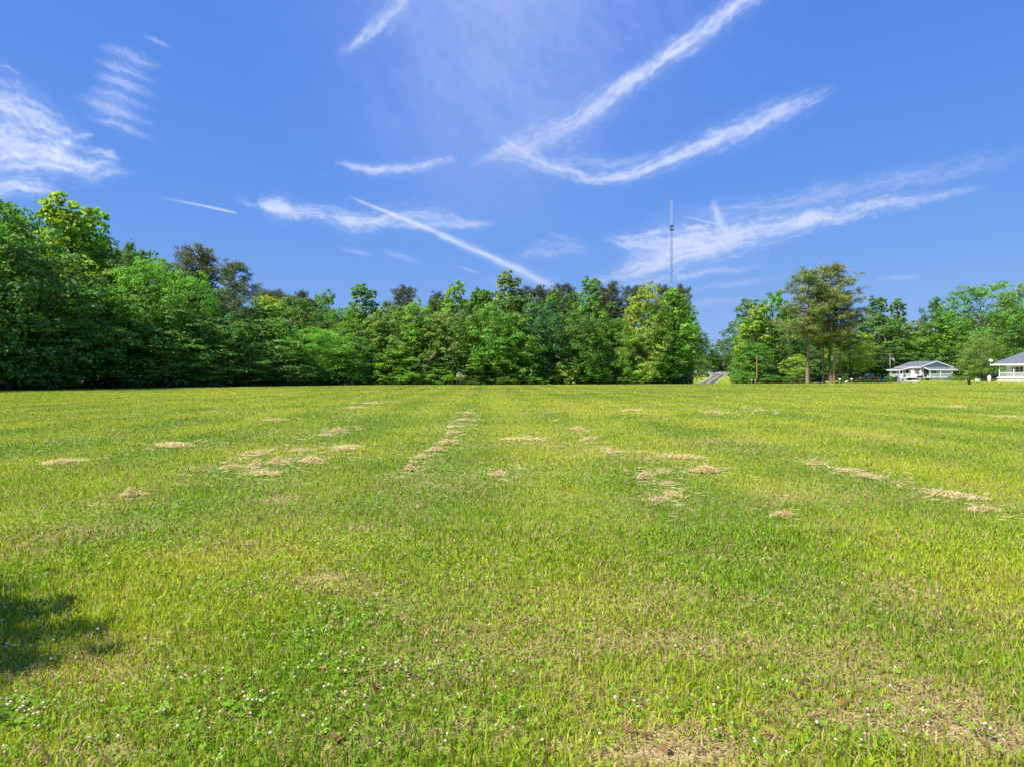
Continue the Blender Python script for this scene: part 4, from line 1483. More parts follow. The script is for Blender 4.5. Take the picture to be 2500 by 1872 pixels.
for i in range(4):
    part('step', 'concrete', h1, (-6.3 - 0.28 * (3 - i) - 0.0, -6.02 - 0.28 * (3 - i), 3.1, 4.3, -0.3, 0.16 * (i + 1)))
for y_ in (3.1, 4.3):
    MB().tube([(-7.2, y_, 1.0), (-5.95, y_, 1.72)], [0.045, 0.045], 4).tube([(-7.2, y_, -0.2), (-7.2, y_, 1.0)], [0.05, 0.05], 4).build('handrail', 'white', h1)
# windows and doors of the left side wall
for y0, y1 in ((1.2, 2.3),):
    wn_ = part('window', 'pane', h1, (-3.74, -3.69, y0, y1, 1.6, 2.75))
    m_ = MB()
    for b_ in ((y0 - .07, y0, 1.53, 2.82), (y1, y1 + .07, 1.53, 2.82), (y0, y1, 2.75, 2.82), (y0, y1, 1.53, 1.6), (y0, y1, 2.15, 2.2)):
        m_.box(-3.77, -3.70, b_[0], b_[1], b_[2], b_[3])
    m_.build('window_frame', 'white', wn_)
    part('shutter', 'maroon', h1, (-3.76, -3.705, y0 - 0.5, y0 - 0.1, 1.5, 2.85))
    part('shutter', 'maroon', h1, (-3.76, -3.705, y1 + 0.1, y1 + 0.5, 1.5, 2.85))
part('side_door', 'darkdoor', h1, (-3.76, -3.69, 5.6, 6.6, 0.82, 2.8))
wn_ = part('window', 'pane', h1, (-3.74, -3.69, 8.2, 9.4, 1.5, 2.7))
part('window_frame', 'white', wn_, (-3.765, -3.70, 8.1, 8.2, 1.4, 2.8), (-3.765, -3.70, 9.4, 9.5, 1.4, 2.8))
# lower wing at the back left
part('wing_wall', 'grey_siding', h1, (-4.9, -3.72, 11.22, 13.0, -0.3, 2.85))
MB().slab([(-5.3, 11.62, 2.85), (-3.6, 11.62, 3.25), (-3.6, 13.3, 3.25), (-5.3, 13.3, 2.85)], 0.12).build('wing_roof', 'shingle', h1)
part('wing_fascia', 'white', h1, (-5.36, -5.305, 11.62, 13.3, 2.60, 2.86))

# second house, cut by the right picture edge
GZ2 = 0.28
h2 = empty('porch_house', (93.0, 137.0, GZ2), R(-36), 'cream house with grey hip roof and white porch cut by right edge', 'house')
EV = 3.42
rf2 = MB()
c0, c1, c2, c3 = (-0.85, -0.5, EV), (16.0, -0.5, EV), (16.0, 11.0, EV), (-0.85, 11.0, EV)
ra, rb = (4.9, 5.25, 6.1), (10.5, 5.25, 6.1)
rf2.add([c0, c1, c2, c3, ra, rb, (-0.85, -0.5, EV - .1), (16, -0.5, EV - .1), (16, 11, EV - .1), (-0.85, 11, EV - .1)],
        [(0, 1, 5, 4), (1, 2, 5), (2, 3, 4, 5), (3, 0, 4), (9, 8, 7, 6), (0, 6, 7, 1), (1, 7, 8, 2), (2, 8, 9, 3), (3, 9, 6, 0)])
r2 = rf2.build('roof', 'shingle', h2)
part('fascia', 'white', r2, (-0.90, 16.05, -0.56, -0.505, EV - 0.26, EV + 0.02), (-0.91, -0.855, -0.5, 11.0, EV - 0.26, EV + 0.02))
part('soffit', 'white', h2, (-0.80, 15.9, -0.44, 2.0, EV - 0.22, EV - 0.12))
part('wall', 'cream', h2, (1.6, 15.5, 2.0, 10.5, 0.93, EV - 0.23))
part('foundation', 'block', h2, (0.25, 15.6, -0.05, 10.4, -0.5, 0.74))
part('porch_floor', 'white', h2, (0.15, 15.7, -0.15, 2.0, 0.75, 0.92))
for x_ in (0.57, 2.82, 5.2, 7.6, 10.0):
    part('porch_post', 'white', h2, (x_ - 0.075, x_ + 0.075, -0.05, 0.10, 0.92, EV - 0.22))
for a_, b_ in ((0.66, 2.73), (2.91, 5.11), (5.29, 7.51)):
    railing(h2, (a_, 0.02), (b_, 0.02), 0.92, 1.78, 0.13)
railing(h2, (0.57, 0.15), (0.57, 1.95), 0.92, 1.78, 0.13)
window_front(h2, 3.05, 3.72, 1.7, 2.85, 2.0)
window_front(h2, 7.0, 7.7, 1.7, 2.85, 2.0)
for x_ in (1.4, 4.2, 7.0):
    part('foundation_vent', 'grey_siding', h2, (x_ - 0.2, x_ + 0.2, -0.075, -0.055, 0.22, 0.36))
dish = empty('satellite_dish', (93.0 - 0.92, 137.0 + 0.15, GZ2 + EV + 0.0), 0, 'round white satellite dish on the roof corner of the cream house', 'satellite dish')
MB().tube([(0, 0, 0), (0.0, 0, 0.35), (-0.05, -0.1, 0.62)], [0.03, 0.03, 0.03], 6).build('mast', 'steel', dish)
dm = MB()
dm.lathe([(0.02, -0.10), (0.20, -0.085), (0.36, -0.035), (0.45, 0.02), (0.455, 0.035), (0.36, -0.01), (0.2, -0.06), (0.02, -0.075)], (0, 0, 0), 18)
do = dm.build('reflector', 'carwhite', dish, smooth=True)
do.location = (-0.05, -0.16, 0.70)
do.scale = (0.75, 0.75, 0.75)
do.rotation_euler = (R(48), R(-12), 0)
MB().tube([(-0.05, -0.16, 0.35), (-0.10, -0.55, 0.62), (-0.10, -0.52, 0.78)], [0.015, 0.015, 0.03], 5).build('feed_arm', 'steel', dish)


# ------------------------------------------------------------------ street things
def gxy(px_, d_):
    x_ = wx(px_, d_)
    return (x_, d_, gz(x_, d_))


def utility_pole(px_, d_, h_, label, arm):
    p = empty('utility_pole', gxy(px_, d_), 0, label, 'utility pole', 'wooden utility poles')
    MB().tube([(0, 0, -0.3), (0, 0, h_)], [0.17, 0.125], 10).build('pole', 'pole', p, smooth=False)
    for k_, zz in enumerate((h_ - 0.25, h_ - 0.75, h_ - 1.15)):
        MB().lathe([(0.04, 0), (0.06, 0.05), (0.035, 0.09), (0.06, 0.13), (0.03, 0.18)], (-0.16, -0.05, zz), 8).build('insulator', 'white', p)
    if arm:
        a_ = MB().box(-0.1, 1.5, -0.06, 0.06, h_ - 0.55, h_ - 0.42).build('crossarm', 'steel', p)
        tr_ = MB().lathe([(0.0, -0.02), (0.24, 0), (0.25, 0.9), (0.20, 0.98), (0.0, 1.0)], (-0.42, -0.05, h_ - 2.35), 14).build('transformer', 'steel', p, smooth=False)
        MB().lathe([(0.03, 0), (0.05, 0.08), (0.03, 0.25)], (-0.50, -0.05, h_ - 1.35), 8).build('bushing', 'white', tr_)
        part('bracket', 'steel', p, (-0.22, -0.1, -0.08, 0.0, h_ - 2.1, h_ - 1.5))
    part('marker_tag', 'roadyellow', p, (-0.08, 0.08, -0.19, -0.172, 1.4, 1.6))
    return p


PO1, PO2 = gxy(1848, 190), gxy(2036, 163)
utility_pole(1848, 190, 7.6, 'plain wooden utility pole left of the pines', False)
utility_pole(2036, 163, 7.7, 'wooden utility pole with grey transformer in front of pines', True)


def wire(a, b_, sag, label, r0=0.016, n_=16):
    pts = []
    for i in range(n_ + 1):
        t_ = i / n_
        p = Vector(a).lerp(Vector(b_), t_)
        p.z -= sag * 4 * t_ * (1 - t_)
        pts.append(p)
    o = MB().tube(pts, [r0] * len(pts), 5).build('overhead_wire', 'wire')
    return tag(o, label, 'wire', 'overhead wires')


top1, top2 = PO1[2] + 7.6, PO2[2] + 7.7
wire((PO1[0] - .16, PO1[1], top1 - 0.1), (PO2[0] - .16, PO2[1], top2 - 1.55), 2.4, 'highest wire hanging between the two utility poles')
wire((PO1[0] - .16, PO1[1], top1 - 0.6), (PO2[0] - .16, PO2[1], top2 - 1.85), 2.5, 'middle wire hanging between the two utility poles')
wire((PO1[0] - .16, PO1[1], top1 - 1.0), (PO2[0] - .16, PO2[1], top2 - 2.2), 2.6, 'lowest wire hanging between the two utility poles')
wire((PO2[0] + 1.4, PO2[1], top2 - 0.45), (118.0, 160.0, 7.2), 0.7, 'upper wire running right from the transformer pole')
wire((PO2[0] + .1, PO2[1], top2 - 1.5), (118.0, 160.0, 6.0), 0.6, 'lower wire running right from the transformer pole')

# flagpole with flag
fp = empty('flagpole', gxy(2173, 173), 0, 'white flagpole standing before the white house', 'flagpole')
MB().tube([(0, 0, -0.2), (0, 0, 6.75)], [0.07, 0.045], 10).build('pole', 'white', fp)
MB().lathe([(0.0, 0), (0.06, 0.04), (0.0, 0.12)], (0, 0, 6.74), 8).build('finial', 'steel', fp)
FO = gxy(2173, 173)
flag = empty('flag', (FO[0] + 0.06, FO[1], FO[2] + 5.3), 0, 'drooping red and white striped flag with blue corner on flagpole', 'flag')


def flag_pt(u_, v2):
    return (1.15 * u_, 0.10 * math.sin(u_ * 7.0) * u_, v2 * (0.95 - 0.30 * u_) - 0.62 * u_ ** 1.1 + 0.05 * math.sin(u_ * 6 + v2 * 2))


def flag_sheet(u0, u1, v0, v1, name, material, parent):
    m_ = MB()
    n_ = 8
    for side, off in ((0, 0.004), (1, -0.004)):
        vs, fs = [], []
        for i in range(n_ + 1):
            for j in (0, 1):
                p = flag_pt(u0 + (u1 - u0) * i / n_, v0 + (v1 - v0) * j)
                vs.append((p[0], p[1] + off, p[2]))
        for i in range(n_):
            fs.append((2 * i, 2 * i + 2, 2 * i + 3, 2 * i + 1))
        m_.add(vs, fs)
    return m_.build(name, material, parent)


for k_ in range(13):
    v0 = k_ / 13
    u0 = 0.40 if k_ >= 6 else 0.0
    flag_sheet(u0, 1.0, v0, v0 + 1 / 13, 'stripe', 'red' if k_ % 2 == 0 else 'white', flag)
flag_sheet(0.0, 0.40, 6 / 13, 1.0, 'canton', 'navy', flag)


def mailbox(px_, d_, label, box='white', post='steel', h_=1.05, rz=0.0):
    p = empty('mailbox', gxy(px_, d_), rz, label, 'mailbox', 'roadside mailboxes')
    p.scale = (0.85, 0.85, 0.9)
    part('post', post, p, (-0.06, 0.06, -0.06, 0.06, -0.2, h_))
    prof = [(-0.13, h_)] + [(-0.13 * math.cos(a_), h_ + 0.14 + 0.13 * math.sin(a_)) for a_ in np.linspace(0, math.pi, 7)] + [(0.13, h_)]
    b_ = MB().prism_y(prof, -0.28, 0.28).build('box', box, p)
    part('door', box, b_, (-0.12, 0.12, -0.30, -0.282, h_ + 0.02, h_ + 0.24))
    part('signal_flag', 'red', b_, (0.135, 0.15, -0.05, 0.15, h_ + 0.12, h_ + 0.2))
    return p


mailbox(1835.5, 186, 'grey mailbox left of the plain utility pole, outer one', box='steel', rz=0.4)
mailbox(1844, 186, 'grey mailbox right beside the plain utility pole', box='steel', rz=0.4)
mailbox(2050.5, 161, 'white mailbox in front of the short pine trunk', rz=0.5)
mailbox(2079.5, 158, 'white mailbox on green post right of the brick mailbox', post='mint', rz=0.5)
# black mailbox with yellow newspaper tube
nb = empty('newspaper_mailbox', gxy(2366, 122), 0, 'black mailbox and yellow newspaper tube on black post in the field', 'mailbox')
part('post', 'blackplastic', nb, (-0.15, 0.15, -0.15, 0.15, -0.2, 0.52), bevel=0.01)
bx_ = MB().prism_y([(-0.20, 0.52)] + [(-0.20 * math.cos(a_), 0.66 + 0.2 * math.sin(a_)) for a_ in np.linspace(0, math.pi, 9)] + [(0.20, 0.52)], -0.36, 0.36).build('box', 'blackplastic', nb)
bx_.rotation_euler = (0, 0, 1.35)
bx_.location = (-0.12, 0, 0.02)
lid = part('box_door', 'white', nb, (-0.53, -0.50, -0.12, 0.08, 0.60, 0.74))
tb = MB().prism_y([(-0.11, 0.40), (0.11, 0.40), (0.11, 0.58), (-0.11, 0.58)], -0.30, 0.30).build('newspaper_tube', 'yellowplastic', nb, bevel=0.02)
tb.location = (0.38, -0.22, 0.10)
tb.rotation_euler = (0, 0, 1.45)
part('stake', 'dark', nb, (0.33, 0.36, 0.0, 0.03, -0.2, 0.42))
# brick mailbox
bm_ = empty('brick_mailbox', gxy(2066, 159), 0.3, 'low brick mailbox with white box top by the pines', 'mailbox')
part('pier', 'brick', bm_, (-0.28, 0.28, -0.28, 0.28, -0.2, 0.36))
MB().prism_y([(-0.28, 0.36), (0.30, 0.36), (0.30, 0.62), (0.18, 0.66), (-0.28, 0.50)], -0.2, 0.2).build('box', 'white', bm_, bevel=0.02)
part('signal_flag', 'white', bm_, (0.22, 0.26, -0.23, -0.205, 0.5, 0.85))
# utility pedestal, navy covered heap
up_ = empty('utility_pedestal', gxy(2027.5, 161), 0, 'pale green utility pedestal at the foot of the tallest pine', 'pedestal')
part('cabinet', 'mint', up_, (-0.22, 0.22, -0.18, 0.18, -0.1, 0.52), bevel=0.02)
MB().prism_y([(-0.25, 0.52), (0.25, 0.52), (0.2, 0.60), (-0.2, 0.60)], -0.21, 0.21).build('lid', 'mint', up_)
nv_ = empty('covered_heap', gxy(2002, 166), 0.2, 'low dark blue covered heap on the grass between pine trunks', 'heap')
m_ = MB()
bm = bmesh.new()
bmesh.ops.create_icosphere(bm, subdivisions=3, radius=1.0)
for v in bm.verts:
    n_ = 0.75 + 0.5 * fbm([v.co.x * 1.7 + 3], [v.co.y * 1.7 + v.co.z], 9)[0]
    v.co = Vector((v.co.x * 0.72 * n_, v.co.y * 0.45 * n_, max(v.co.z, -0.05) * 0.62 * n_))
me_ = bpy.data.meshes.new('cover')
bm.to_mesh(me_)
bm.free()
me_.materials.append(M['navy'])
link('cover', me_, nv_)
part('label_patch', 'white', nv_, (0.18, 0.38, -0.455, -0.43, 0.12, 0.34))

# hedge before the white house: three clipped shrubs
for px_, d_, wpx, top in ((2165, 168, 16, 917.5), (2175, 168, 16, 918), (2184, 168.5, 12, 920)):
    o = plant_px(px_, top, wpx, d_, 'bush', 'mid', {2165: 'left one of the clipped shrubs by the flagpole', 2175: 'middle one of the clipped shrubs by the flagpole', 2184: 'right, smallest of the clipped shrubs by the flagpole'}[px_], 'clipped shrubs by the flagpole')
plant_px(2326, 912, 18, 174, 'bush', 'mid', 'round clipped bush at the right porch corner', 'bushes along the field edge')

# barbecue grill
gr_ = empty('barbecue_grill', gxy(2245.5, 172), 0, 'black barbecue grill in front of the white house steps', 'grill')
for sx_ in (-0.42, 0.42):
    for sy_ in (-0.2, 0.2):
        part('leg', 'dark', gr_, (sx_ - 0.03, sx_ + 0.03, sy_ - 0.03, sy_ + 0.03, -0.1, 0.72))
MB().prism_y([(-0.5, 0.70), (0.5, 0.70), (0.52, 0.92), (-0.52, 0.92)], -0.28, 0.28).build('firebox', 'dark', gr_)
MB().prism_y([(-0.52, 0.925), (0.52, 0.925), (0.48, 1.12), (0.34, 1.22), (-0.34, 1.22), (-0.48, 1.12)], -0.28, 0.28).build('lid', 'dark', gr_)
part('side_shelf', 'dark', gr_, (-1.0, -0.53, -0.22, 0.22, 0.84, 0.88))
part('side_shelf', 'dark', gr_, (0.53, 1.0, -0.22, 0.22, 0.84, 0.88))
part('lower_shelf', 'dark', gr_, (-0.44, 0.44, -0.2, 0.2, 0.18, 0.22))
# yard things before the house
pl_ = empty('planter_box', gxy(2233, 171), 0, 'yellow wooden planter box beside the grill', 'planter')
part('box', 'wood', pl_, (-0.5, 0.5, -0.2, 0.2, -0.05, 0.34), bevel=0.01)
part('soil', 'brick', pl_, (-0.46, 0.46, -0.16, 0.16, 0.341, 0.36))
bn = empty('garden_banner', gxy(2190, 170), 0, 'small white garden banner with purple emblem near the steps', 'banner')
MB().tube([(-0.42, 0, -0.1), (-0.42, 0, 1.55), (0.42, 0, 1.55)], [0.02] * 3, 6).build('stand', 'dark', bn)
cl2 = part('cloth', 'white', bn, (-0.36, 0.38, -0.012, 0.012, 0.62, 1.52))
part('emblem', 'maroon', cl2, (-0.13, 0.17, -0.022, -0.013, 0.90, 1.28))
pp = empty('porch_lamp_post', gxy(2196, 169.5), 0, 'slim white post with stone foot at the driveway edge', 'post')
part('shaft', 'white', pp, (-0.07, 0.07, -0.07, 0.07, 0.25, 2.95))
part('foot', 'block', pp, (-0.16, 0.16, -0.16, 0.16, -0.1, 0.25))
for px_, mat_, lab in ((2203.5, 'grey_siding', 'dark planter pot left of the side steps'), (2213, 'white', 'small white pot by the side steps')):
    pt = empty('plant_pot', gxy(px_, 170.5), 0, lab, 'pot', 'pots before the house')
    MB().lathe([(0.16, -0.02), (0.22, 0.32), (0.25, 0.36), (0.21, 0.36)], (0, 0, 0), 12).build('pot', mat_, pt)
    MB().lathe([(0.10, 0.34), (0.26, 0.46), (0.28, 0.60), (0.14, 0.72), (0.02, 0.76)], (0, 0, 0), 9).build('plant', 'mint', pt)
bb = empty('blue_bin', gxy(2152, 182), 0, 'blue plastic bin right of the parked black truck', 'bin')
MB().prism_y([(-0.25, -0.05), (0.25, -0.05), (0.30, 0.72), (-0.30, 0.72)], -0.25, 0.25).build('body', 'bluebin', bb, bevel=0.02)
part('rim', 'bluebin', bb, (-0.33, 0.33, -0.28, 0.28, 0.72, 0.78))
oc = empty('orange_can', gxy(2143.5, 181), 0, 'small orange can standing before the parked black truck', 'can')
MB().lathe([(0.0, -0.02), (0.15, 0.0), (0.16, 0.55), (0.12, 0.62), (0.05, 0.66), (0.05, 0.74)], (0, 0, 0), 12).build('can', 'orange', oc)


# ------------------------------------------------------------------ vehicles
def car(name, loc, rz, paint, label, kind='pickup', L=5.2, Wd=1.9, Ht=1.75):
    p = empty(name, loc, rz, label, 'truck' if kind == 'pickup' else 'car')
    if kind == 'pickup':
        lower = [(-L / 2, 0.50), (-L / 2, 1.05), (-L * 0.08, 1.05), (L * 0.22, 1.05), (L * 0.46, 0.98), (L / 2, 0.82), (L / 2, 0.45)]
        cab = [(-L * 0.10, 1.05), (-L * 0.06, Ht), (L * 0.12, Ht), (L * 0.24, 1.05)]
    else:
        lower = [(-L / 2, 0.45), (-L / 2, 0.85), (-L * 0.42, 0.95), (L * 0.20, 0.95), (L * 0.46, 0.82), (L / 2, 0.65), (L / 2, 0.38)]
        cab = [(-L * 0.40, 0.95), (-L * 0.26, Ht), (L * 0.06, Ht), (L * 0.22, 0.95)]
    body = MB().prism_y(lower, -Wd / 2, Wd / 2).build('body', paint, p, bevel=0.06, smooth=False)
    m_ = MB()
    a_, b_ = cab[0], cab[3]
    t0, t1 = cab[1], cab[2]
    y0, y1 = Wd / 2 - 0.06, Wd / 2 - 0.24
    vs = [(a_[0], -y0, a_[1]), (b_[0], -y0, b_[1]), (b_[0], y0, b_[1]), (a_[0], y0, a_[1]), (t0[0], -y1, t0[1]), (t1[0], -y1, t1[1]), (t1[0], y1, t1[1]), (t0[0], y1, t0[1])]
    m_.add(vs, [(0, 1, 5, 4), (1, 2, 6, 5), (2, 3, 7, 6), (3, 0, 4, 7), (4, 5, 6, 7), (3, 2, 1, 0)])
    cb = m_.build('cab', paint, p, bevel=0.04)

    def pane(name_, q_):
        c_ = sum((Vector(v) for v in q_), Vector()) / 4
        q2 = [c_ + (Vector(v) - c_) * 0.80 for v in q_]
        nrm_ = (q2[1] - q2[0]).cross(q2[2] - q2[0]).normalized()
        o_ = [v + nrm_ * 0.012 for v in q2]
        i_ = [v - nrm_ * 0.02 for v in q2]
        MB().add(o_ + i_, [(0, 1, 2, 3), (7, 6, 5, 4), (0, 4, 5, 1), (1, 5, 6, 2), (2, 6, 7, 3), (3, 7, 4, 0)]).build(name_, 'pane', cb)
    pane('side_window', [vs[0], vs[1], vs[5], vs[4]])
    pane('side_window', [vs[2], vs[3], vs[7], vs[6]])
    pane('windscreen', [vs[1], vs[2], vs[6], vs[5]])
    pane('rear_window', [vs[3], vs[0], vs[4], vs[7]])
    for x_ in (-L * 0.31, L * 0.32):
        for s_ in (-1, 1):
            y_ = s_ * (Wd / 2 - 0.10)
            wh = MB().tube([(x_, y_ - 0.12, 0.37), (x_, y_ + 0.12, 0.37)], [0.37, 0.37], 16).build('wheel', 'tyre', p)
            MB().tube([(x_, y_ + s_ * 0.10, 0.37), (x_, y_ + s_ * 0.135, 0.37)], [0.22, 0.20], 12).build('rim', 'rim', wh)
    for s_ in (-1, 1):
        part('headlight', 'lamp', p, (L / 2 - 0.05, L / 2 + 0.015, s_ * 0.62 - 0.18, s_ * 0.62 + 0.18, 0.62, 0.76))
    part('bumper', 'steel' if kind == 'pickup' else paint, p, (L / 2 - 0.02, L / 2 + 0.10, -Wd / 2 + 0.1, Wd / 2 - 0.1, 0.38, 0.56))
    return p


car('parked_truck', gxy(2124, 188), R(200), 'carblack', 'black pickup truck parked in shade left of the white house', 'pickup', 5.4, 1.95, 1.85)
car('parked_pickup', gxy(1734, 338), R(195), 'carwhite', 'white pickup truck parked left of the far road', 'pickup', 5.4, 1.95, 1.9)
car('parked_car', gxy(1759, 345), R(190), 'carwhite', 'white car behind the yellow road sign, left one', 'sedan', 4.7, 1.85, 1.5)
car('parked_car', gxy(1773, 346), R(182), 'carwhite', 'white car behind the yellow road sign, right one', 'sedan', 4.7, 1.85, 1.5)
car('parked_truck', gxy(2432, 158), R(185), 'carblack', 'dark car half hidden left of the cream house porch', 'sedan', 4.6, 1.85, 1.5)
wb = empty('white_cabinet', gxy(2387, 151), 0.2, 'small white cabinet standing under the weeping tree', 'cabinet')
part('case', 'white', wb, (-0.34, 0.34, -0.3, 0.3, -0.05, 0.62), bevel=0.02)
part('lid', 'grey_siding', wb, (-0.36, 0.36, -0.32, 0.32, 0.62, 0.68))
wt = empty('white_tank', gxy(2415.5, 150), 0, 'white upright tank by the weeping tree near the porch', 'tank')
MB().lathe([(0.0, -0.05), (0.30, 0.0), (0.33, 0.15), (0.33, 1.0), (0.26, 1.15), (0.10, 1.2), (0.08, 1.32), (0.0, 1.34)], (0, 0, 0), 16).build('shell', 'carwhite', wt, smooth=True)
part('foot', 'orange', wt, (0.28, 0.40, -0.1, 0.1, 0.0, 0.8))

# road sign, lamp pole, bin, grey shed by the road
sg = empty('road_sign', gxy(1767, 282), 0, 'yellow diamond road sign with dark emblem right of the road', 'road sign')
part('post', 'steel', sg, (-0.035, 0.035, -0.03, 0.03, -0.2, 2.6))
MB().prism_y([(0, 1.35), (0.72, 2.07), (0, 2.79), (-0.72, 2.07)], -0.06, -0.035).build('plate', 'signyellow', sg)
MB().prism_y([(0.24 * math.cos(a_), 2.05 + 0.24 * math.sin(a_)) for a_ in np.linspace(0, 2 * math.pi, 9)[:-1]], -0.075, -0.061).build('emblem', 'red', sg)
lp_ = empty('lamp_pole', gxy(1700, 300), 0, 'tall thin white lamp pole left of the far road', 'lamp pole')
MB().tube([(0, 0, -0.2), (0, 0, 7.2)], [0.13, 0.08], 8).build('pole', 'white', lp_)
MB().tube([(0, 0, 7.1), (0.5, -0.2, 7.25), (0.9, -0.3, 7.2)], [0.04, 0.04, 0.04], 6).build('arm', 'steel', lp_)
MB().lathe([(0.05, 0.0), (0.16, -0.05), (0.16, -0.12), (0.05, -0.16)], (0.95, -0.3, 7.22), 10).build('lamp_head', 'steel', lp_)
MB().lathe([(0.30, -0.1), (0.28, 0.25), (0.14, 0.35)], (0, 0, 0), 10).build('base', 'concrete', lp_)
tbn = empty('trash_bin', gxy(1729.5, 310), 0, 'dark green trash bin beside the far road', 'bin')
MB().prism_y([(-0.28, 0.08), (0.28, 0.08), (0.34, 1.0), (-0.34, 1.0)], -0.33, 0.33).build('body', 'blackplastic', tbn)
MB().slab([(-0.37, -0.37, 1.08), (0.37, -0.37, 1.08), (0.37, 0.37, 1.12), (-0.37, 0.37, 1.12)], 0.09).build('lid', 'mint', tbn)
for s_ in (-1, 1):
    MB().tube([(s_ * 0.30 - 0.04, 0.30, 0.12), (s_ * 0.30 + 0.04, 0.30, 0.12)], [0.12, 0.12], 10).build('wheel', 'tyre', tbn)
shd = empty('grey_screen', gxy(1683.5, 205), 0, 'dark grey board screen at the wood end left of the road', 'screen')
for k_ in range(10):
    x_ = -1.05 + k_ * 0.21
    part('board', 'greybox', shd, (x_ + 0.006, x_ + 0.204, -0.02 - 0.01 * (k_ % 2), 0.02, -0.3, 1.95 + 0.02 * (k_ % 3)))
for x_ in (-1.0, 0.0, 1.0):
    part('post', 'greybox', shd, (x_ - 0.05, x_ + 0.05, 0.022, 0.12, -0.3, 1.9))

# leaning dead trunk and a bare trunk in the centre woods
dt = empty('dead_tree', (wx(1034, 120.6), 120.6, 0.0), 0, 'broken pale dead trunk leaning right in the centre woods', 'dead tree')
MB().tube([(0, 0, -0.2), (0, 0, 3.1), (0.1, 0, 4.2)], [0.28, 0.24, 0.16], 9).build('stump', 'pine_bark', dt)
MB().tube([(0.05, -0.1, 2.6), (1.1, -0.2, 4.2), (2.2, -0.2, 5.5)], [0.22, 0.24, 0.17], 9).build('fallen_stem', 'pine_bark', dt)
bt = empty('bare_trunk', (wx(1105, 120.4), 120.4, 0.0), 0, 'slender bare trunk standing at the centre wood foot', 'trunk')
MB().tube([(0, 0, -0.2), (0.1, 0, 3.0), (0.0, 0, 5.6), (0.2, 0, 7.4)], [0.19, 0.16, 0.13, 0.08], 9).build('stem', 'bark', bt)

# vine climbing the tallest pine
vn = empty('climbing_vine', (wx(2025.5, 164.4), 164.4, gz(wx(2025.5, 164.4), 164.4)), 0, 'bright green vine climbing the tallest roadside pine trunk', 'vine')
r_ = np.random.default_rng(404)
n = 900
zz = 3.2 + 7.0 * r_.random(n) ** 0.9
pos = np.stack([r_.normal(0, 0.16, n), r_.normal(0, 0.14, n), zz], -1)
v_, f_, c_ = leaf_cards(r_, pos, np.tile([-0.4, -0.7, 0.4], (n, 1)), 0.24, 0.8, tones(r_, n))
vl = link('leaves', np_mesh('vine_leaves', v_, [f_], M['leaf'], c_), vn)
vl.color = (0.22, 0.46, 0.03, 1)
vl['kind'] = 'stuff'
MB().tube([(0, 0, -0.1), (0.05, 0, 4), (-0.05, 0, 10)], [0.04, 0.03, 0.02], 6).build('stem', 'bark', vn)

# ------------------------------------------------------------------ radio mast
TD = 360.0
TX = wx(1640, TD)
mz = gz(TX, TD)
mast = empty('radio_mast', (TX, TD, mz), 0.35, 'tall thin lattice radio mast rising behind the centre woods', 'radio mast')
TH = wz(489, TD) - mz
W0 = 0.52


def lattice(name, z0, z1, material):
    m_ = MB()
    cs = [(W0 * math.cos(a_), W0 * math.sin(a_)) for a_ in (0.5, 0.5 + 2.094, 0.5 + 4.189)]
    for c_ in cs:
        m_.tube([(c_[0], c_[1], z0), (c_[0], c_[1], z1)], [0.075, 0.075], 5)
    st_ = 1.7
    n_ = max(1, int(round((z1 - z0) / st_)))
    st_ = (z1 - z0) / n_
    for i in range(n_):
        for k_ in range(3):
            a_, b_ = cs[k_], cs[(k_ + 1) % 3]
            za, zb = z0 + i * st_, z0 + (i + 1) * st_
            m_.tube([(a_[0], a_[1], za), (b_[0], b_[1], zb)], [0.04, 0.04], 4, False)
            m_.tube([(b_[0], b_[1], za), (a_[0], a_[1], zb)], [0.04, 0.04], 4, False)
            m_.tube([(a_[0], a_[1], zb), (b_[0], b_[1], zb)], [0.055, 0.055], 4, False)
    return m_.build(name, material, mast)


p1, p2, p3 = TH * 0.52, wz(565, TD) - mz, TH
lattice('lower_lattice', 0, p1, 'towerwhite')
lattice('middle_lattice', p1, p2, 'towersteel')
lattice('upper_lattice', p2, p3, 'towerwhite')
for zz in (wz(553, TD) - mz, wz(561.5, TD) - mz):
    pf = MB()
    pf.lathe([(0.55, 0), (1.0, 0.02), (1.0, 0.14), (0.55, 0.14)], (0, 0, zz), 12)
    po_ = pf.build('antenna_platform', 'dark', mast)
    for k_ in range(6):
        a_ = k_ * 1.047
        part('panel_antenna', 'dark', po_, (math.cos(a_) * 1.0 - 0.09, math.cos(a_) * 1.0 + 0.09, math.sin(a_) * 1.0 - 0.09, math.sin(a_) * 1.0 + 0.09, zz - 0.5, zz + 0.7))
MB().lathe([(0.0, 0), (0.30, 0.05), (0.32, 0.6), (0.2, 0.9), (0.0, 0.95)], (0, 0, TH), 10).build('beacon', 'red', mast)
MB().tube([(0, 0, TH - 0.8), (0, 0, TH + 1.4)], [0.04, 0.03], 6).build('spike', 'dark', mast)
for lev in (0.95, 0.62):
    for k_ in range(3):
        a_ = 0.5 + k_ * 2.094
        MB().tube([(W0 * math.cos(a_), W0 * math.sin(a_), TH * lev), (46 * math.cos(a_), 46 * math.sin(a_), 0)], [0.012, 0.012], 4).build('guy_wire', 'wire', mast)

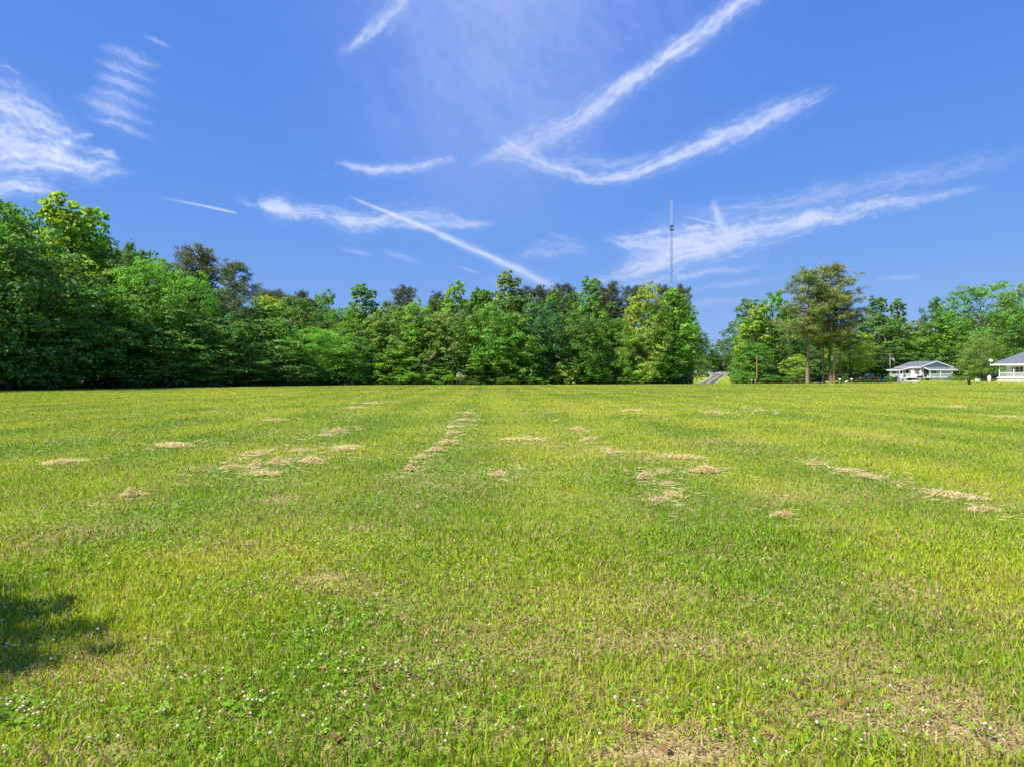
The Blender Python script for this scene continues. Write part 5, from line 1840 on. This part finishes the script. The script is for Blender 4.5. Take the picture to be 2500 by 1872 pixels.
# ------------------------------------------------------------------ soaring bird: one lofted body from wing tip to wing tip
BD = 300.0
bird = MB()
st = []
for s_ in np.linspace(-1, 1, 21):
    a_ = abs(s_)
    chord = 0.26 * (1 - 0.55 * a_ ** 2.2) * (1 if a_ < 0.97 else 0.5)
    body = math.exp(-(s_ / 0.085) ** 2)
    front_ = chord * 0.45 + 0.20 * body
    back_ = chord * 0.55 + 0.30 * body
    th_ = 0.018 * (1 - 0.6 * a_) + 0.085 * body
    sweep = 0.10 * a_ - 0.16 * a_ ** 3
    zz = 0.26 * a_ ** 1.1
    st.append([(s_ * 0.92, front_ + sweep, zz), (s_ * 0.92, front_ * 0.4 + sweep, zz + th_), (s_ * 0.92, -back_ * 0.4 + sweep, zz + th_ * 0.8), (s_ * 0.92, -back_ + sweep, zz),
               (s_ * 0.92, -back_ * 0.4 + sweep, zz - th_ * 0.8), (s_ * 0.92, front_ * 0.4 + sweep, zz - th_)])
vs = [p for sec in st for p in sec]
fs = []
for i in range(len(st) - 1):
    for k_ in range(6):
        fs.append((i * 6 + k_, i * 6 + (k_ + 1) % 6, (i + 1) * 6 + (k_ + 1) % 6, (i + 1) * 6 + k_))
fs.append(tuple(range(6)))
fs.append(tuple((len(st) - 1) * 6 + k_ for k_ in range(6)))
bird.add(vs, fs)
bo = bird.build('soaring_bird', 'feather', None, smooth=True)
bo.location = (wx(1887, BD), BD, wz(612, BD))
bo.rotation_euler = (R(-8), R(-38), R(35))
tag(bo, 'dark bird soaring in the sky right of the radio mast', 'bird')

# ------------------------------------------------------------------ cirrus: thin sheets of ice cloud on a high flat dome
m = bpy.data.materials.new('cirrus')
m.use_nodes = True
t = NT(m.node_tree)
t.n.remove(t.n['Principled BSDF'])
out = t.n['Material Output']
at = t.new('ShaderNodeAttribute', attribute_name='tone')
tl = t.new('ShaderNodeBsdfTranslucent')
tl.inputs['Color'].default_value = (0.43, 0.445, 0.475, 1)
nv_ = t.new('ShaderNodeCombineXYZ')
nv_.inputs[2].default_value = -1.0       # ice cloud scatters through its depth, it has no facing
t.l.new(nv_.outputs[0], tl.inputs['Normal'])
trp = t.new('ShaderNodeBsdfTransparent')
mx = t.new('ShaderNodeMixShader')
sepc = t.new('ShaderNodeSeparateColor')
t.l.new(at.outputs['Color'], sepc.inputs[0])
t.l.new(sepc.outputs[0], mx.inputs[0])
t.l.new(trp.outputs[0], mx.inputs[1])
t.l.new(tl.outputs[0], mx.inputs[2])
t.l.new(mx.outputs[0], out.inputs['Surface'])
M['cirrus'] = m


def cloud(name, label, cat, strokes, step, seed, warp=1.0, fibre=1.0, rough=1.0, layer=0, group='cirrus clouds'):
    """strokes: lists of (photo x, y, half width, density) along a streak of cloud"""
    xs = [p[0] for s_ in strokes for p in s_]
    ys = [p[1] for s_ in strokes for p in s_]
    wm = max(p[2] for s_ in strokes for p in s_) * 2.0 + 12 * warp
    X, Y = np.meshgrid(np.arange(min(xs) - wm, max(xs) + wm, step), np.arange(min(ys) - wm, max(ys) + wm, step))
    X0, Y0 = X, Y
    wa = 26.0 * warp
    Xw = X + wa * (fbm(X / 75, Y / 75, seed) - 0.5) + 10 * warp * (fbm(X / 17, Y / 17, seed + 5) - 0.5)
    Yw = Y + wa * 0.8 * (fbm(X / 75, Y / 75, seed + 9) - 0.5) + 9 * warp * (fbm(X / 17, Y / 17, seed + 13) - 0.5)
    dens = np.zeros(X.shape)
    for si, s_ in enumerate(strokes):
        p = np.array(s_, float)
        seg = np.concatenate([[0], np.cumsum(np.hypot(*np.diff(p[:, :2], axis=0).T))])
        k_ = max(8, int(seg[-1] / 9))
        q_ = np.linspace(0, seg[-1], k_)
        c = np.stack([np.interp(q_, seg, p[:, i]) for i in range(4)], -1)
        for _ in range(3):
            c[1:-1] = (c[:-2] + 2 * c[1:-1] + c[2:]) / 4
        best = np.full(X.shape, 1e9)
        sn = np.zeros(X.shape)
        sp = np.zeros(X.shape)
        sw = np.ones(X.shape)
        sa = np.zeros(X.shape)
        for i in range(k_ - 1):
            ax, ay = c[i, :2]
            bx, by = c[i + 1, :2]
            L_ = math.hypot(bx - ax, by - ay) + 1e-9
            ux, uy = (bx - ax) / L_, (by - ay) / L_
            t_ = np.clip(((Xw - ax) * ux + (Yw - ay) * uy) / L_, 0, 1)
            ex, ey = Xw - ax - t_ * (bx - ax), Yw - ay - t_ * (by - ay)
            d_ = ex * ex + ey * ey
            k2 = d_ < best
            best = np.where(k2, d_, best)
            sn = np.where(k2, ex * -uy + ey * ux, sn)
            sp = np.where(k2, q_[i] + t_ * L_, sp)
            sw = np.where(k2, c[i, 2] + (c[i + 1, 2] - c[i, 2]) * t_, sw)
            sa = np.where(k2, c[i, 3] + (c[i + 1, 3] - c[i, 3]) * t_, sa)
        dd = np.sqrt(best) / np.maximum(sw * 0.86, 1.5)
        sd = seed + 31 * si
        fib_ = fbm(sp / 60.0 + sn / 90.0, sn / (0.16 * sw + 2.2) + sp / 140.0, sd)
        fib2 = fbm((sp + 1.2 * sn) / 22.0, (sn - 0.3 * sp) / 9.0, sd + 3)
        tex = np.clip(1.0 + fibre * (2.3 * (fib_ - 0.5) + 1.4 * (fib2 - 0.5)), 0.04, 2.2)
        prof = np.exp(-(dd * np.clip(0.98 + 1.1 * rough * (0.5 - fib_) + 0.5 * rough * (0.5 - fib2), 0.3, 3)) ** 2 * 1.6)
        halo = 0.20 * np.exp(-(dd / 1.9) ** 2 * 1.4) * (0.4 + fib2)
        dens = dens + sa * (prof * tex + halo)
    dens = 0.84 * (1 - np.exp(-np.clip(dens, 0, None) * 0.88))
    dens = np.where(dens < 0.006, 0, dens)
    bw = 6
    e = np.minimum(np.minimum(np.arange(X.shape[1])[None, :], np.arange(X.shape[1])[::-1][None, :]), np.minimum(np.arange(X.shape[0])[:, None], np.arange(X.shape[0])[::-1][:, None]))
    dens = dens * np.clip(e / bw, 0, 1)
    # on a flattened dome far above and beyond the woods
    U_, V_ = (X0 - 1250) / F, (HZ - Y0) / F
    V_ = np.maximum(V_, 0.004)
    rh = 14000.0 + 60 * layer
    rv = 5200.0 + 20 * layer
    s2 = 1.0 / np.sqrt((U_ ** 2 + 1.0) / rh ** 2 + V_ ** 2 / rv ** 2)
    P_ = np.stack([U_ * s2, s2, V_ * s2 + EYE], -1)
    id_ = np.arange(X.size).reshape(X.shape)
    F_ = np.stack([id_[:-1, :-1], id_[:-1, 1:], id_[1:, 1:], id_[1:, :-1]], -1).reshape(-1, 4)
    df = dens.ravel()
    keep = df[F_].max(1) > 0.004
    F_ = F_[keep]
    used = np.unique(F_)
    remap = np.zeros(X.size, int)
    remap[used] = np.arange(len(used))
    o = link(name, np_mesh(name, P_.reshape(-1, 3)[used], [remap[F_]], M['cirrus'], np.repeat(df[used][:, None], 3, 1), smooth=True))
    return tag(o, label, cat, group)


cloud('cirrus_cloud', 'long white cirrus streak slanting to the top right', 'cloud', [
    [(1140, 400, 10, .0), (1200, 380, 16, .4), (1290, 350, 34, .36), (1400, 300, 32, .55), (1480, 245, 26, .75), (1600, 160, 19, 1.1), (1720, 78, 20, 1.0), (1840, -20, 22, .7), (1900, -80, 22, .5)]], 4.0, 11, 0.9, 0.9, 1, 0)
cloud('cirrus_cloud', 'hook-shaped cirrus streak curving up to the right', 'cloud', [
    [(1250, 360, 28, .3), (1310, 392, 18, .6), (1370, 418, 14, .8), (1440, 437, 11, .95), (1520, 430, 13, 1.0), (1620, 396, 18, .85), (1720, 352, 22, .85), (1850, 297, 25, .75), (1960, 250, 20, .45), (2050, 215, 14, .0)],
    [(1380, 400, 16, .2), (1500, 400, 18, .25), (1620, 370, 14, .0)]], 4.0, 23, 0.8, 0.9, 1, 1)
cloud('cirrus_cloud', 'small smile-shaped cirrus wisp at centre', 'cloud', [
    [(812, 393, 5, .0), (860, 410, 9, .7), (920, 420, 11, .8), (1000, 414, 11, .65), (1060, 400, 13, .55), (1120, 388, 9, 0)]], 4.0, 37, 0.7, 1.0, 1, 2)
cloud('cirrus_cloud', 'faint cirrus wisp at the top edge left of centre', 'cloud', [
    [(820, 140, 12, 0), (880, 100, 14, .55), (940, 50, 24, .40), (990, -10, 20, .5), (1020, -60, 20, .4)]], 4.0, 41, 1.0, 1.0, 1, 3)
cloud('cirrus_cloud', 'broad feathery cirrus bank at the left edge', 'cloud', [
    [(-160, 190, 60, .6), (0, 245, 44, .75), (80, 285, 36, .8), (150, 325, 30, .4), (200, 350, 24, 0)],
    [(-160, 330, 60, .7), (40, 345, 40, .85), (140, 378, 30, 1.1), (205, 398, 24, .7), (300, 405, 14, 0)],
    [(-100, 390, 36, .5), (60, 405, 22, .6), (160, 408, 18, .2), (200, 410, 12, 0)],
    [(-90, 480, 30, .45), (50, 452, 17, .75), (110, 462, 16, .35), (160, 472, 10, 0)],
    [(170, 345, 8, 0), (215, 325, 8, .5), (228, 332, 5, 0)], [(205, 360, 6, 0), (255, 372, 9, .75), (300, 398, 4, 0)],
    [(200, 420, 20, .1), (270, 425, 16, .3), (330, 425, 10, 0)]], 4.5, 53, 1.3, 1.1, 1.1, 4)
cloud('cirrus_cloud', 'faint comb-like cirrus wisps upper left', 'cloud', [
    [(240 - 8 * k_, 112 + 34 * k_, 8, 0), (300 - 6 * k_, 128 + 34 * k_, 15, .30), (370 - 5 * k_, 160 + 34 * k_, 9, .1), (400 - 4 * k_, 176 + 34 * k_, 6, 0)] for k_ in range(6)]
    + [[(170, 230, 16, 0), (260, 250, 26, .16), (350, 300, 20, 0)], [(350, 88, 4, 0), (385, 100, 5, .3), (415, 113, 4, 0)]], 5.0, 67, 1.0, 1.2, 1, 5)
cloud('cirrus_cloud', 'puffy cirrus band crossed by the long contrail', 'cloud', [
    [(632, 482, 14, 0), (665, 500, 24, .85), (720, 517, 17, .65), (780, 520, 18, .5), (850, 546, 21, .75), (910, 545, 20, .6), (980, 532, 24, .42), (1070, 528, 20, .38), (1150, 546, 10, .4), (1215, 548, 6, 0)],
    [(880, 548, 8, 0), (960, 556, 8, .4), (1110, 552, 7, .45), (1190, 546, 5, 0)], [(575, 478, 5, 0), (605, 488, 8, .35), (640, 500, 6, 0)]], 4.0, 71, 1.2, 1.0, 1.1, 6)
cloud('cirrus_cloud', 'big bright cirrus fan spreading right behind the mast', 'cloud', [
    [(1490, 588, 12, .2), (1570, 600, 26, .9), (1650, 594, 40, 1.2), (1750, 584, 36, 1.25), (1880, 560, 28, 1.05), (2000, 534, 22, .95), (2120, 508, 17, .65), (2260, 482, 14, .36), (2430, 452, 12, .0)],
    [(1450, 682, 10, .15), (1530, 665, 18, .9), (1620, 638, 24, 1.0), (1720, 612, 24, .8), (1820, 588, 18, 0)],
    [(1690, 522, 16, .05), (1900, 502, 22, .26), (2150, 452, 24, .22), (2400, 400, 22, .12), (2540, 370, 20, 0)],
    [(1768, 570, 18, .5), (1756, 525, 12, .6), (1744, 482, 6, 0)], [(1700, 575, 8, .2), (1690, 552, 8, .4), (1686, 540, 4, 0)], [(1510, 630, 10, 0), (1600, 622, 14, .4), (1700, 600, 14, .2)]], 4.0, 83, 1.2, 1.05, 1.1, 7)
cloud('cirrus_cloud', 'thin cirrus line just above the mast foot', 'cloud', [[(1470, 708, 6, 0), (1620, 686, 8, .55), (1740, 665, 8, .5), (1880, 645, 8, 0)], [(1560, 725, 6, 0), (1800, 690, 8, .22), (1960, 670, 6, 0)]], 4.0, 91, 0.6, 1.0, 1, 8)
cloud('cirrus_cloud', 'short cirrus dash in the sky gap over the road', 'cloud', [[(1640, 748, 8, .1), (1720, 740, 11, .5), (1790, 735, 7, .4), (1860, 727, 5, 0)]], 4.0, 97, 0.6, 1.0, 1, 9)
cloud('cirrus_cloud', 'tiny cirrus dash right of the tall pines', 'cloud', [[(2128, 686, 3, 0), (2170, 680, 5, .7), (2215, 676, 7, .55), (2255, 675, 5, 0)]], 4.0, 101, 0.4, 0.8, 1, 10)
cloud('cirrus_cloud', 'faint cirrus puff behind the big spreading tree', 'cloud', [[(2300, 730, 10, 0), (2360, 708, 16, .45), (2440, 688, 14, 0)]], 4.0, 103, 0.6, 1.0, 1, 11)
for k_, (lab, st_) in enumerate((
        ('faint cirrus patch left of the mast over the woods', [(1240, 628, 12, 0), (1320, 612, 20, .28), (1400, 606, 18, .3), (1450, 615, 10, 0)]),
        ('small cirrus fleck under the puffy cirrus band', [(830, 603, 4, 0), (880, 614, 7, .5), (912, 626, 4, 0)]),
        ('pale cirrus fleck right of the small one under the band', [(930, 612, 6, 0), (985, 625, 9, .28), (1030, 640, 6, 0)]),
        ('dim cirrus fleck low over the tallest tree', [(1180, 682, 5, 0), (1240, 686, 8, .25), (1300, 688, 6, 0)]),
        ('thin curved cirrus thread left of the mast top', [(1330, 568, 5, 0), (1350, 580, 6, .2), (1440, 590, 5, 0)]))):
    cloud('cirrus_cloud', lab, 'cloud', [st_], 4.0, 107 + 3 * k_, 0.8, 1.1, 1, 18 + k_)
cloud('cirrus_veil', 'very thin milky cirrus veil high in the middle of the sky', 'cloud', [[(1230, -420, 380, .30), (1220, 0, 400, .30), (1190, 260, 330, .20), (1180, 520, 260, .06), (1180, 620, 200, 0)]], 16.0, 113, 2.5, 0.35, 0.3, 13)
cloud('contrail', 'long diagonal contrail sinking towards the centre woods', 'contrail', [[(848, 477, 2.5, .0), (900, 500, 3.5, .8), (1000, 541, 6, .95), (1150, 606, 8, .95), (1270, 661, 11, 1.0), (1345, 700, 13, .6)]], 2.6, 127, 0.22, 0.5, 0.6, 14, 'contrails')
cloud('contrail', 'short thin contrail over the left woods', 'contrail', [[(380, 480, 2.4, 0), (450, 494, 2.6, .4), (520, 508, 2.6, .9), (577, 521, 2.4, 1.1)]], 1.8, 131, 0.08, 0.2, 0.3, 15, 'contrails')
cloud('contrail', 'short thin contrail right of the mast top', 'contrail', [[(1655, 526, 2.2, 0), (1700, 536, 2.4, .45), (1755, 549, 2.2, .9)]], 1.8, 137, 0.08, 0.2, 0.3, 16, 'contrails')
cloud('contrail', 'tiny contrail beside the tallest centre tree', 'contrail', [[(1125, 652, 2.4, .4), (1150, 661, 2.4, .5), (1178, 671, 2.2, 0)]], 1.8, 139, 0.08, 0.2, 0.3, 17, 'contrails')
